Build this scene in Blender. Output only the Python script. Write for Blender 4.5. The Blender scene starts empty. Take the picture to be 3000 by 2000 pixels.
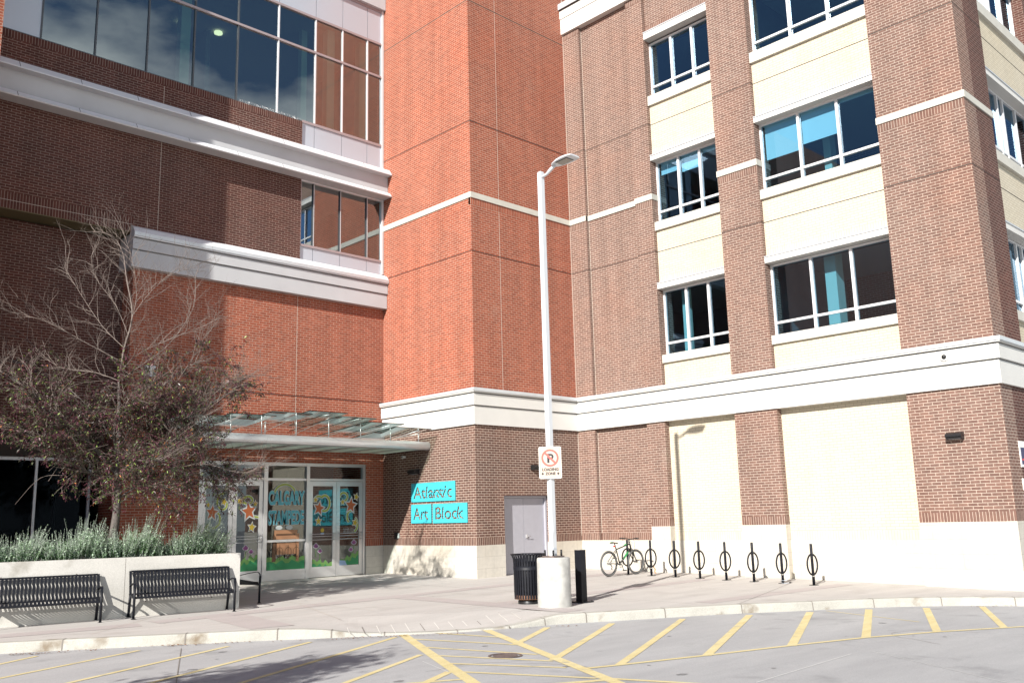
import bpy, bmesh, math, random
from mathutils import Vector, Matrix
R = math.radians
SC = bpy.context.scene
COL = SC.collection

# ------------------------------------------------------------------ camera
cam_d = bpy.data.cameras.new('camera')
cam = bpy.data.objects.new('camera', cam_d); COL.objects.link(cam)
cam_d.sensor_width = 36.0
cam_d.lens = 2698.0154 / 3000 * 36.0
cam_d.clip_end = 2000
_F = Vector((0.6831828, 0.70548628, 0.18854806)); _R = Vector((0.72151182, -0.6919397, -0.02530125)); _U = Vector((-0.1126142, -0.15332504, 0.98173799))
M = Matrix((_R, _U, -_F)).transposed().to_4x4()
M.translation = Vector((-16.80473, -18.91322, 1.55134))
cam.matrix_world = M
SC.camera = cam

# ------------------------------------------------------------------ sky and sun
SUN_EL, SUN_TRAVEL = 28.5, 19.9          # elevation; heading the light travels, from +x towards +y
w = bpy.data.worlds.new("World"); SC.world = w; w.use_nodes = True
nt = w.node_tree; nt.nodes.clear()
sky = nt.nodes.new('ShaderNodeTexSky'); sky.sky_type = 'NISHITA'; sky.sun_disc = False
sky.sun_elevation = R(SUN_EL); sky.sun_rotation = R(250.1); sky.air_density = 1.0; sky.dust_density = 0.6; sky.ozone_density = 3.0
tc = nt.nodes.new('ShaderNodeTexCoord')
mp = nt.nodes.new('ShaderNodeMapping'); mp.inputs['Scale'].default_value = (1.0, 1.0, 2.2)
nz = nt.nodes.new('ShaderNodeTexNoise'); nz.inputs['Scale'].default_value = 3.6; nz.inputs['Detail'].default_value = 7; nz.inputs['Roughness'].default_value = 0.55
rp = nt.nodes.new('ShaderNodeValToRGB'); rp.color_ramp.elements[0].position = 0.61; rp.color_ramp.elements[1].position = 0.80
sz = nt.nodes.new('ShaderNodeVectorMath'); sz.operation = 'DOT_PRODUCT'; sz.inputs[1].default_value = (.60, -1.2, -2.2); sb = nt.nodes.new('ShaderNodeMath'); sb.operation = 'ADD'   # a bank of cloud low in the south east
mx = nt.nodes.new('ShaderNodeMixRGB'); mx.inputs['Color2'].default_value = (9.5, 10.2, 10.2, 1)
bg = nt.nodes.new('ShaderNodeBackground'); bg.inputs['Strength'].default_value = 0.06
out = nt.nodes.new('ShaderNodeOutputWorld')
L = nt.links.new
L(tc.outputs['Generated'], mp.inputs['Vector']); L(mp.outputs['Vector'], nz.inputs['Vector']); L(tc.outputs['Generated'], sz.inputs[0]); L(sz.outputs['Value'], sb.inputs[0]); L(nz.outputs['Fac'], sb.inputs[1]); L(sb.outputs[0], rp.inputs['Fac'])
L(rp.outputs['Color'], mx.inputs['Fac']); L(sky.outputs['Color'], mx.inputs['Color1']); L(mx.outputs['Color'], bg.inputs['Color']); L(bg.outputs['Background'], out.inputs['Surface'])

sd = bpy.data.lights.new('sun', 'SUN'); sd.energy = 5.0; sd.angle = R(0.55); sd.color = (1.0, 0.955, 0.88)
so = bpy.data.objects.new('sun', sd); COL.objects.link(so)
ce = math.cos(R(SUN_EL))
so.rotation_euler = Vector((ce*math.cos(R(SUN_TRAVEL)), ce*math.sin(R(SUN_TRAVEL)), -math.sin(R(SUN_EL)))).to_track_quat('-Z', 'Y').to_euler()
so.location = (-30, -15, 30)
SC.view_settings.view_transform = 'Standard'; SC.view_settings.look = 'None'
SC.view_settings.exposure = 0.72; SC.view_settings.gamma = 1
SC.render.engine = 'CYCLES'
SC.cycles.max_bounces = 8; SC.cycles.transparent_max_bounces = 24; SC.cycles.caustics_reflective = False; SC.cycles.caustics_refractive = False

# ------------------------------------------------------------------ helpers
class MB:
    def __init__(s): s.v = []; s.f = []; s.m = []; s.mats = []; s.sm = []
    def mi(s, m):
        if m not in s.mats: s.mats.append(m)
        return s.mats.index(m)
    def face(s, pts, m, smooth=False):
        b = len(s.v); s.v += [tuple(p) for p in pts]; s.f.append(list(range(b, b+len(pts)))); s.m.append(s.mi(m)); s.sm.append(smooth)
    def box(s, x0, y0, z0, x1, y1, z1, m):
        if x0 > x1: x0, x1 = x1, x0
        if y0 > y1: y0, y1 = y1, y0
        if z0 > z1: z0, z1 = z1, z0
        b = len(s.v); s.v += [(x0,y0,z0),(x1,y0,z0),(x1,y1,z0),(x0,y1,z0),(x0,y0,z1),(x1,y0,z1),(x1,y1,z1),(x0,y1,z1)]
        for q in ((0,3,2,1),(4,5,6,7),(0,1,5,4),(1,2,6,5),(2,3,7,6),(3,0,4,7)):
            s.f.append([b+i for i in q]); s.m.append(s.mi(m)); s.sm.append(False)
        return s
    def obox(s, c, ax, ay, az, hx, hy, hz, m):   # oriented box, half sizes
        c = Vector(c); ax = Vector(ax).normalized()*hx; ay = Vector(ay).normalized()*hy; az = Vector(az).normalized()*hz
        b = len(s.v)
        for sz in (-1, 1):
            for sx, sy in ((-1,-1),(1,-1),(1,1),(-1,1)): s.v.append(tuple(c+ax*sx+ay*sy+az*sz))
        for q in ((0,3,2,1),(4,5,6,7),(0,1,5,4),(1,2,6,5),(2,3,7,6),(3,0,4,7)):
            s.f.append([b+i for i in q]); s.m.append(s.mi(m)); s.sm.append(False)
        return s
    def tube(s, pts, r, m, n=8, caps=True, flat=None):
        pts = [Vector(p) for p in pts]
        if not isinstance(r, (list, tuple)): r = [r]*len(pts)
        rings = []; ref = Vector((0,0,1))
        prev = None
        for i, p in enumerate(pts):
            t = (pts[min(i+1, len(pts)-1)]-pts[max(i-1, 0)])
            if t.length < 1e-9: t = Vector((0,0,1))
            t.normalize()
            if prev is None:
                a = t.cross(ref)
                if a.length < 0.1: a = t.cross(Vector((1,0,0)))
            else: a = prev - t*prev.dot(t)
            a.normalize(); prev = a; bb = t.cross(a)
            b = len(s.v)
            for k in range(n):
                an = 2*math.pi*k/n
                s.v.append(tuple(p+(a*math.cos(an)+bb*math.sin(an))*r[i]))
            rings.append(b)
        for i in range(len(rings)-1):
            for k in range(n):
                s.f.append([rings[i]+k, rings[i]+(k+1)%n, rings[i+1]+(k+1)%n, rings[i+1]+k]); s.m.append(s.mi(m)); s.sm.append(True)
        if caps:
            s.f.append([rings[0]+k for k in range(n)][::-1]); s.m.append(s.mi(m)); s.sm.append(False)
            s.f.append([rings[-1]+k for k in range(n)]); s.m.append(s.mi(m)); s.sm.append(False)
        return s
    def strap(s, pts, w, th, side, m):   # flat bar along pts; side = width direction
        pts = [Vector(p) for p in pts]; side = Vector(side).normalized()
        rings = []
        for i, p in enumerate(pts):
            t = (pts[min(i+1, len(pts)-1)]-pts[max(i-1, 0)]).normalized()
            nn = t.cross(side).normalized()
            b = len(s.v)
            for a, c in ((-1,-1),(1,-1),(1,1),(-1,1)): s.v.append(tuple(p+side*(a*w/2)+nn*(c*th/2)))
            rings.append(b)
        for i in range(len(rings)-1):
            for k in range(4):
                s.f.append([rings[i]+k, rings[i]+(k+1)%4, rings[i+1]+(k+1)%4, rings[i+1]+k]); s.m.append(s.mi(m)); s.sm.append(False)
        for rr in (rings[0], rings[-1]): s.f.append([rr+k for k in range(4)]); s.m.append(s.mi(m)); s.sm.append(False)
        return s
    def lathe(s, c, prof, m, n=32, smooth=True):
        c = Vector(c); rings = []
        for r, z in prof:
            b = len(s.v)
            for k in range(n): s.v.append((c.x+r*math.cos(2*math.pi*k/n), c.y+r*math.sin(2*math.pi*k/n), c.z+z))
            rings.append(b)
        for i in range(len(rings)-1):
            for k in range(n):
                s.f.append([rings[i]+k, rings[i]+(k+1)%n, rings[i+1]+(k+1)%n, rings[i+1]+k]); s.m.append(s.mi(m)); s.sm.append(smooth)
        return s
    def ring(s, c, ax, ay, rad, r, m, n=40, k=8, arc=None):
        c = Vector(c); ax = Vector(ax).normalized(); ay = Vector(ay).normalized(); az = ax.cross(ay)
        b = len(s.v)
        for i in range(n):
            t = 2*math.pi*i/n; d = ax*math.cos(t)+ay*math.sin(t)
            for j in range(k):
                u = 2*math.pi*j/k; s.v.append(tuple(c+d*(rad+r*math.cos(u))+az*(r*math.sin(u))))
        for i in range(n):
            for j in range(k):
                s.f.append([b+i*k+j, b+i*k+(j+1)%k, b+((i+1)%n)*k+(j+1)%k, b+((i+1)%n)*k+j]); s.m.append(s.mi(m)); s.sm.append(True)
        return s
    def build(s, name, parent=None, bevel=0, fix=True):
        me = bpy.data.meshes.new(name); me.from_pydata(s.v, [], s.f)
        for m in s.mats: me.materials.append(m)
        me.polygons.foreach_set('material_index', s.m); me.polygons.foreach_set('use_smooth', s.sm)
        me.update()
        if fix:
            bm = bmesh.new(); bm.from_mesh(me); bmesh.ops.recalc_face_normals(bm, faces=bm.faces[:]); bm.to_mesh(me); bm.free()
        o = bpy.data.objects.new(name, me); COL.objects.link(o)
        if parent is not None:
            o.parent = parent
            # parents carry translation/rotation only; geometry is given in the parent's local space
        if bevel:
            b = o.modifiers.new('bevel', 'BEVEL'); b.width = bevel; b.segments = 2; b.limit_method = 'ANGLE'
        return o

def empty(name, label, cat, loc=(0,0,0), rz=0, group=None):
    o = bpy.data.objects.new(name, None); COL.objects.link(o); o.location = loc; o.rotation_euler = (0,0,rz); o.empty_display_size = 0.2
    o['label'] = label; o['category'] = cat
    if group: o['group'] = group
    return o
def tag(o, label=None, cat=None, group=None, kind=None):
    if label: o['label'] = label
    if cat: o['category'] = cat
    if group: o['group'] = group
    if kind: o['kind'] = kind
    return o
def copy_tree(o, parent=None):
    c = o.copy(); COL.objects.link(c)
    if parent is not None: c.parent = parent
    for ch in list(o.children): copy_tree(ch, c)
    return c
def g(x, y):      # height of the pavement
    x = max(-20, min(8, x)); y = max(-20, min(8, y)); return .012*x+.0125*y+.0014*x*y

# ------------------------------------------------------------------ materials
def new_mat(name):
    m = bpy.data.materials.new(name); m.use_nodes = True; nt = m.node_tree
    b = nt.nodes['Principled BSDF']; return m, nt, b
def plain(name, col, rough=0.6, metal=0.0, spec=None, var=0.0, vscale=6.0, bump=0.0):
    m, nt, b = new_mat(name)
    b.inputs['Base Color'].default_value = (*col, 1); b.inputs['Roughness'].default_value = rough; b.inputs['Metallic'].default_value = metal
    if spec is not None: b.inputs['Specular IOR Level'].default_value = spec
    if var or bump:
        ge = nt.nodes.new('ShaderNodeNewGeometry'); n = nt.nodes.new('ShaderNodeTexNoise'); n.inputs['Scale'].default_value = vscale; n.inputs['Detail'].default_value = 6
        nt.links.new(ge.outputs['Position'], n.inputs['Vector'])
        if var:
            h = nt.nodes.new('ShaderNodeMapRange'); h.inputs['From Min'].default_value = 0.3; h.inputs['From Max'].default_value = 0.7; h.inputs['To Min'].default_value = 1-var; h.inputs['To Max'].default_value = 1+var*0.6
            v = nt.nodes.new('ShaderNodeVectorMath'); v.operation = 'SCALE'; v.inputs[0].default_value = col
            nt.links.new(n.outputs['Fac'], h.inputs['Value']); nt.links.new(h.outputs['Result'], v.inputs['Scale']); nt.links.new(v.outputs['Vector'], b.inputs['Base Color'])
        if bump:
            bu = nt.nodes.new('ShaderNodeBump'); bu.inputs['Strength'].default_value = bump; bu.inputs['Distance'].default_value = 0.01
            nt.links.new(n.outputs['Fac'], bu.inputs['Height']); nt.links.new(bu.outputs['Normal'], b.inputs['Normal'])
    return m
def wallcoord(nt, swap=False):
    ge = nt.nodes.new('ShaderNodeNewGeometry'); sp = nt.nodes.new('ShaderNodeSeparateXYZ'); sn = nt.nodes.new('ShaderNodeSeparateXYZ')
    nt.links.new(ge.outputs['Position'], sp.inputs[0]); nt.links.new(ge.outputs['True Normal'], sn.inputs[0])
    ab = nt.nodes.new('ShaderNodeMath'); ab.operation = 'ABSOLUTE'; nt.links.new(sn.outputs['X'], ab.inputs[0])
    gt = nt.nodes.new('ShaderNodeMath'); gt.operation = 'GREATER_THAN'; gt.inputs[1].default_value = 0.6; nt.links.new(ab.outputs[0], gt.inputs[0])
    mi = nt.nodes.new('ShaderNodeMix'); mi.data_type = 'FLOAT'
    nt.links.new(gt.outputs[0], mi.inputs['Factor']); nt.links.new(sp.outputs['X'], mi.inputs[2]); nt.links.new(sp.outputs['Y'], mi.inputs[3])
    cb = nt.nodes.new('ShaderNodeCombineXYZ')
    if swap: nt.links.new(mi.outputs[0], cb.inputs['Y']); nt.links.new(sp.outputs['Z'], cb.inputs['X'])
    else: nt.links.new(mi.outputs[0], cb.inputs['X']); nt.links.new(sp.outputs['Z'], cb.inputs['Y'])
    return cb, ge
def brick(name, c1, c2, mortar, swap=False, bw=.2033, rh=.0678, ms=.0062, z0=0.0, patch=(1.12,.9,.8), pamt=.5, bump=.35, eff=.18, soft=1.0):
    m, nt, b = new_mat(name); cb, ge = wallcoord(nt, swap)
    mp = nt.nodes.new('ShaderNodeMapping'); mp.inputs['Location'].default_value = ((-z0, 0, 0) if swap else (0, -z0, 0))
    nt.links.new(cb.outputs[0], mp.inputs['Vector'])
    t = nt.nodes.new('ShaderNodeTexBrick'); t.inputs['Scale'].default_value = 1.0; t.inputs['Brick Width'].default_value = bw if not swap else 10.0; t.inputs['Row Height'].default_value = rh
    t.inputs['Mortar Size'].default_value = ms; t.inputs['Mortar Smooth'].default_value = 0.1; t.offset = 0.5 if not swap else 0.0
    t.inputs['Color1'].default_value = (*c1, 1); t.inputs['Color2'].default_value = (*c2, 1); t.inputs['Mortar'].default_value = (*mortar, 1)
    nt.links.new(mp.outputs[0], t.inputs['Vector'])
    n = nt.nodes.new('ShaderNodeTexNoise'); n.inputs['Scale'].default_value = .55; n.inputs['Detail'].default_value = 5; nt.links.new(ge.outputs['Position'], n.inputs['Vector'])
    n2 = nt.nodes.new('ShaderNodeTexNoise'); n2.inputs['Scale'].default_value = 9; n2.inputs['Detail'].default_value = 4; nt.links.new(ge.outputs['Position'], n2.inputs['Vector'])
    r = nt.nodes.new('ShaderNodeMapRange'); r.inputs['From Min'].default_value = .45; r.inputs['From Max'].default_value = .72; r.inputs['To Max'].default_value = pamt
    nt.links.new(n.outputs['Fac'], r.inputs['Value'])
    tint = nt.nodes.new('ShaderNodeMixRGB'); tint.blend_type = 'MULTIPLY'; tint.inputs['Color2'].default_value = (*patch, 1)
    nt.links.new(r.outputs['Result'], tint.inputs['Fac']); nt.links.new(t.outputs['Color'], tint.inputs['Color1'])
    r2 = nt.nodes.new('ShaderNodeMapRange'); r2.inputs['From Min'].default_value = .3; r2.inputs['From Max'].default_value = .7; r2.inputs['To Min'].default_value = 1-.12*soft; r2.inputs['To Max'].default_value = 1+.10*soft
    nt.links.new(n2.outputs['Fac'], r2.inputs['Value'])
    sc = nt.nodes.new('ShaderNodeVectorMath'); sc.operation = 'SCALE'; nt.links.new(tint.outputs[0], sc.inputs[0]); nt.links.new(r2.outputs['Result'], sc.inputs['Scale'])
    mps = nt.nodes.new('ShaderNodeMapping'); mps.inputs['Scale'].default_value = (2.6, 2.6, .13); n3 = nt.nodes.new('ShaderNodeTexNoise'); n3.inputs['Scale'].default_value = 1; n3.inputs['Detail'].default_value = 4   # rain streaks
    nt.links.new(ge.outputs['Position'], mps.inputs['Vector']); nt.links.new(mps.outputs[0], n3.inputs['Vector'])
    r3 = nt.nodes.new('ShaderNodeMapRange'); r3.inputs['From Min'].default_value = .35; r3.inputs['From Max'].default_value = .7; r3.inputs['To Min'].default_value = 1+.06*soft; r3.inputs['To Max'].default_value = 1-.13*soft; nt.links.new(n3.outputs['Fac'], r3.inputs['Value'])
    n4 = nt.nodes.new('ShaderNodeTexNoise'); n4.inputs['Scale'].default_value = 1.7; n4.inputs['Detail'].default_value = 6; nt.links.new(ge.outputs['Position'], n4.inputs['Vector'])
    r4 = nt.nodes.new('ShaderNodeMapRange'); r4.inputs['From Min'].default_value = .62; r4.inputs['From Max'].default_value = .8; r4.inputs['To Max'].default_value = eff; nt.links.new(n4.outputs['Fac'], r4.inputs['Value'])
    s2 = nt.nodes.new('ShaderNodeVectorMath'); s2.operation = 'SCALE'; nt.links.new(sc.outputs['Vector'], s2.inputs[0]); nt.links.new(r3.outputs['Result'], s2.inputs['Scale'])
    ef_ = nt.nodes.new('ShaderNodeMixRGB'); ef_.inputs['Color2'].default_value = (*mortar, 1); nt.links.new(r4.outputs['Result'], ef_.inputs['Fac']); nt.links.new(s2.outputs['Vector'], ef_.inputs['Color1'])
    nt.links.new(ef_.outputs[0], b.inputs['Base Color']); b.inputs['Roughness'].default_value = .85; b.inputs['Specular IOR Level'].default_value = .3
    if bump:
        bu = nt.nodes.new('ShaderNodeBump'); bu.invert = True; bu.inputs['Strength'].default_value = bump; bu.inputs['Distance'].default_value = .006
        nt.links.new(t.outputs['Fac'], bu.inputs['Height']); nt.links.new(bu.outputs['Normal'], b.inputs['Normal'])
    return m
MOR = (.44,.32,.25)
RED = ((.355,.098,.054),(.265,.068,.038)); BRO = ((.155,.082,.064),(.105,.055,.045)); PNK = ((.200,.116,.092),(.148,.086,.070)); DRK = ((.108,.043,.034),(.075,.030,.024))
CRM = ((.605,.552,.44),(.57,.515,.405)); CMO = (.37,.325,.25)
B_red = brick('red_brick', *RED, MOR); B_red_s = brick('red_brick_soldier', *RED, MOR, True)
B_bro = brick('brown_brick', *BRO, (.50,.42,.35)); B_bro_s = brick('brown_brick_soldier', *BRO, (.50,.42,.35), True)
B_pnk = brick('pale_brown_brick', *PNK, (.45,.375,.315)); B_pnk_s = brick('pale_brown_brick_soldier', *PNK, (.45,.375,.315), True)
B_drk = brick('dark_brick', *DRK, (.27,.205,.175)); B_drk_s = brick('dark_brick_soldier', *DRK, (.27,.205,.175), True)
B_crm = brick('cream_brick', *CRM, CMO, eff=0, soft=.35, ms=.0055, patch=(.97,.93,.85), pamt=.5, bump=.2); B_crm_s = brick('cream_brick_soldier', *CRM, CMO, True, eff=0, soft=.35, ms=.004, bump=.2)
STONE = brick('limestone', (.57,.54,.485), (.53,.50,.445), (.40,.375,.335), eff=0, soft=.5, bw=.61, rh=.31, ms=.004, z0=-.06, patch=(.93,.86,.74), pamt=.5, bump=.1)
SILL = plain('pale_sill_stone', (.56,.545,.49), .7, var=.08, vscale=3)
WHITE = plain('white_stucco', (.64,.635,.61), .75, var=.05, vscale=1.2, bump=.05)
GROV_SHADE = plain('cornice_groove_shade', (.22,.22,.22), .8)  # shadow line of the cornice slots, put into the colour as dark grey
TRIM_SUN = plain('sun_brightened_trim', (.72,.74,.77), .45)  # white trim; sun caught by the sloped lips is painted in as brighter colour
GREYW = plain('pale_grey_stucco', (.52,.53,.55), .75, var=.06, vscale=1.2, bump=.05)
FLASH = plain('metal_flashing', (.62,.65,.68), .35, .3, var=.05)
FRAME = plain('white_aluminium', (.78,.79,.81), .35, .2)
ALU = plain('clear_anodised_aluminium', (.60,.60,.61), .34, .55, var=.04, vscale=3)
PANEL = plain('grey_metal_panel', (.52,.57,.64), .3, .25)
MULL_D = plain('dark_mullion', (.10,.11,.12), .4, .4)
MAUVE = plain('mauve_metal_rail', (.42,.36,.37), .4, .3)
JOINT = plain('dark_joint', (.05,.04,.035), .9)
OLIVE = plain('olive_soffit', (.13,.11,.055), .8)
SEAL = plain('pale_sealant', (.50,.44,.38), .8)
DARK = plain('dark_interior', (.03,.03,.032), .9)
INWALL = plain('interior_wall', (.20,.22,.24), .8, var=.2, vscale=.6)
INCEIL = plain('interior_ceiling', (.45,.46,.45), .9)
INFLOOR = plain('interior_floor', (.12,.11,.10), .6)
INCOL = plain('interior_column_paint', (.55,.66,.60), .7)
BLIND = plain('roller_blind', (.80,.86,.88), .8)
BLACK = plain('black_powder_coat', (.010,.011,.016), .5, 0, spec=.25, var=.2, vscale=20)
BLACKM = plain('black_metal', (.025,.025,.027), .35, .4)
GREYDOOR = plain('grey_door_paint', (.38,.38,.43), .5, var=.04)
CYAN = plain('turquoise_sign', (.06,.52,.62), .45)
POLEW = plain('white_pole_paint', (.62,.64,.67), .35, var=.03)
CONC_W = plain('white_painted_concrete', (.50,.495,.47), .75, var=.30, vscale=4, bump=.15)
def glass(name, tint, refl, rough=0.0):
    m = bpy.data.materials.new(name); m.use_nodes = True; nt = m.node_tree; nt.nodes.clear()
    o = nt.nodes.new('ShaderNodeOutputMaterial'); t = nt.nodes.new('ShaderNodeBsdfTransparent'); gl = nt.nodes.new('ShaderNodeBsdfGlossy'); mi = nt.nodes.new('ShaderNodeMixShader')
    t.inputs['Color'].default_value = (*tint, 1); gl.inputs['Roughness'].default_value = rough; gl.inputs['Color'].default_value = (.86,.93,.97,1)
    fr = nt.nodes.new('ShaderNodeLayerWeight'); fr.inputs['Blend'].default_value = .25
    mr = nt.nodes.new('ShaderNodeMapRange'); mr.inputs['To Min'].default_value = refl; mr.inputs['To Max'].default_value = 1.0
    nt.links.new(fr.outputs['Fresnel'], mr.inputs['Value']); nt.links.new(mr.outputs[0], mi.inputs['Fac'])
    nt.links.new(t.outputs[0], mi.inputs[1]); nt.links.new(gl.outputs[0], mi.inputs[2]); nt.links.new(mi.outputs[0], o.inputs['Surface'])
    return m
G_CW = glass('curtain_wall_glass', (.46,.66,.58), .30)
G_RW = glass('office_window_glass', (.38,.62,.74), .10)
[q for q in G_RW.node_tree.nodes if q.type == 'BSDF_GLOSSY'][0].inputs['Color'].default_value = (.55,.78,1,1)
G_DR = glass('door_glass', (.62,.70,.66), .10)
G_CN = glass('canopy_glass', (.90,.955,.93), .025)
_n = G_CN.node_tree; _o = [q for q in _n.nodes if q.type == 'OUTPUT_MATERIAL'][0]; _m = [q for q in _n.nodes if q.type == 'MIX_SHADER'][0]
[q for q in _n.nodes if q.type == 'LAYER_WEIGHT'][0].inputs['Blend'].default_value = .06
_t = _n.nodes.new('ShaderNodeBsdfTranslucent'); _t.inputs['Color'].default_value = (.60,.66,.62,1); _x = _n.nodes.new('ShaderNodeMixShader'); _x.inputs['Fac'].default_value = .035
_n.links.new(_m.outputs[0], _x.inputs[1]); _n.links.new(_t.outputs[0], _x.inputs[2]); _n.links.new(_x.outputs[0], _o.inputs['Surface'])
G_DK = glass('dark_storefront_glass', (.30,.38,.42), .01)
[q for q in G_DK.node_tree.nodes if q.type == 'BSDF_GLOSSY'][0].inputs['Color'].default_value = (.25,.30,.38,1); [q for q in G_DK.node_tree.nodes if q.type == 'LAYER_WEIGHT'][0].inputs['Blend'].default_value = .1
def emit(name, col, st):
    m, nt, b = new_mat(name); b.inputs['Base Color'].default_value = (0,0,0,1); b.inputs['Emission Color'].default_value = (*col, 1); b.inputs['Emission Strength'].default_value = st; return m
LAMP_IN = emit('warm_downlight', (1,.92,.6), 1.3)

D1, X1, YE = 4.2306, 4.2185, -12.12

# ================================================================== BUILDING
bld = empty('brick_building', 'four storey red and brown brick building with cream panels and white cornice bands', 'building', (0,0,0))

def wallpart(mb, name, label):
    o = mb.build(name, bld)
    if label: o['label'] = label
    return o

# ---- brick tower
t = MB()
t.box(0, 0, 4.20, 9, 8, 24, B_red)
t.box(0, 0, 1.063, 1.05, 8, 4.20, B_bro); t.box(2.85, 0, 1.063, 9, 8, 4.20, B_bro); t.box(1.05, 0, 2.19, 2.85, 8, 4.20, B_bro)
t.box(1.05, .26, -.1, 2.85, 8, 2.19, JOINT)
for a, b in ((-.003, 1.05), (2.85, 9)):
    t.box(a, -.003, .863, b, 3, 1.063, B_bro_s)
t.box(0, 3, .863, 3, D1, 1.063, B_bro_s)
t.box(-.014, -.014, -.4, 1.05, 3, .863, STONE); t.box(2.85, -.014, -.4, 9, 3, .863, STONE); t.box(-.014, 3, -.4, 1.0, D1-.012, .863, STONE)
t.box(-.012, 0, 10.47, .1, .012, 10.665, B_red_s); 
t.box(0, -.003, 10.46, X1, .1, 10.665, B_red_s)
for z in (9.076, 13.028, 16.906):
    t.box(-.003, -.003, z-.012, .05, D1, z+.012, JOINT); t.box(0, -.0035, z-.012, X1, .05, z+.012, JOINT)
t.box(1.05, -.004, .863, 1.06, .01, 24, SEAL) if False else None
t.box(1.10, -.003, 5.15, 1.112, .01, 24, SEAL)
t.box(X1-.012, -.012, 1.0, X1+.01, .01, 24, SEAL)
wallpart(t, 'tower_wall', 'orange red brick tower walls above brown brick and limestone base')

# ---- string course (pale band round the tower and piers)
ZS0, ZS1 = 10.665, 10.832
q = MB(); q.box(-.03, -.03, ZS0, .2, D1, ZS1, SILL); q.box(.2, -.03, ZS0, X1-.03, .2, ZS1, SILL); q.build('string_course', bld)
for k, (y0, y1, x) in enumerate(((-.69, -.03, X1-.03), (-2.655, -.69, X1+.08), (-3.30, -2.655, X1-.03), (-6.80, -5.54, X1-.03), (YE-.03, -10.085, X1-.03))):
    q = MB(); q.box(x, y0, ZS0, X1+.30, y1, ZS1, SILL)
    if k == 4: q.box(X1+.30, YE-.03, ZS0, 5.99, YE+.3, ZS1, SILL)
    q.build('string_course', bld)

# ---- right wing walls
RC, RW, RB = .14, .30, .20      # cream recess, window recess, ground floor cream recess
TOP = 18.36
r = MB()
def pier(y0, y1, zb=4.2, zt=TOP, x=X1, m=B_pnk): r.box(x, y0, zb, X1+.7, y1, zt, m)
pier(-.69, .0); pier(-2.66, -.69, x=X1+.12); pier(-3.28, -2.66); pier(-6.78, -5.555); pier(YE, -10.10)
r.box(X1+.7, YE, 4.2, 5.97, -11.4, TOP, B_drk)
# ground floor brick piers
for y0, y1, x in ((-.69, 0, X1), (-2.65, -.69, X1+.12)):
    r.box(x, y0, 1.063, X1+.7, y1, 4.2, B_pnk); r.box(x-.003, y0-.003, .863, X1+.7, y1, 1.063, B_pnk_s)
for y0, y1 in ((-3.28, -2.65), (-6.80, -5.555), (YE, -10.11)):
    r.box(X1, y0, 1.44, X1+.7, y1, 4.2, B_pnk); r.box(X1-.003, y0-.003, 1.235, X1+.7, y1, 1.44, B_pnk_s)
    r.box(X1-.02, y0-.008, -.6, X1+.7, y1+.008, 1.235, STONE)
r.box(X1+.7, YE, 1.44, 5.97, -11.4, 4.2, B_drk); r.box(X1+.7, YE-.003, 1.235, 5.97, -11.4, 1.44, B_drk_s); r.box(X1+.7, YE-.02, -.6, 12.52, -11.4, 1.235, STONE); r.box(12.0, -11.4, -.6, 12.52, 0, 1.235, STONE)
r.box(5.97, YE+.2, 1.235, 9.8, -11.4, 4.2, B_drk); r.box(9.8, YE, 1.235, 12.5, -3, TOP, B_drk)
r.box(X1-.014, -2.642, -.6, X1+.7, -.0, .863, STONE)
# ground floor cream panels
for y0, y1 in ((-5.555, -3.28), (-10.11, -6.80)):
    r.box(X1+RB, y0, 1.063, X1+.7, y1, 4.2, B_crm); r.box(X1+RB-.003, y0, .85, X1+.7, y1, 1.063, B_crm_s); r.box(X1+RB-.03, y0, -.6, X1+.7, y1, .85, STONE)
# soldier courses below string course / joints
r.box(X1-.003, -.693, 10.46, X1+.11, -.0, ZS0, B_pnk_s); r.box(X1-.003, -3.283, 10.46, X1+.28, -2.66, ZS0, B_pnk_s)
r.box(X1-.003, -6.783, 10.46, X1+.28, -5.555, ZS0, B_pnk_s); r.box(X1-.003, YE-.003, 10.46, X1+.2, -10.10, ZS0, B_pnk_s)
for z in (9.076, 13.028):
    r.box(X1-.003, -.692, z-.01, X1+.1, -.0, z+.01, JOINT); r.box(X1+.117, -2.66, z-.01, X1+.2, -.69, z+.01, JOINT); r.box(X1-.003, -3.285, z-.01, X1+.2, -2.66, z+.01, JOINT)
    r.box(X1-.003, -6.785, z-.01, X1+.2, -5.555, z+.01, JOINT); r.box(X1-.003, YE-.003, z-.01, 5.97, -10.10, z+.01, JOINT)
r.box(X1-.003, -3.283, 17.08, X1+.13, -2.66, 17.27, B_pnk_s); r.box(X1-.003, -.693, 17.08, X1+.2, 0, 17.27, B_pnk_s)
r.box(X1+.117, -.70, 1.0, X1+.2, -.685, TOP-1.1, SEAL)
wallpart(r, 'pier_wall', 'pale brown brick piers and recessed panel of the right facade')

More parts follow.
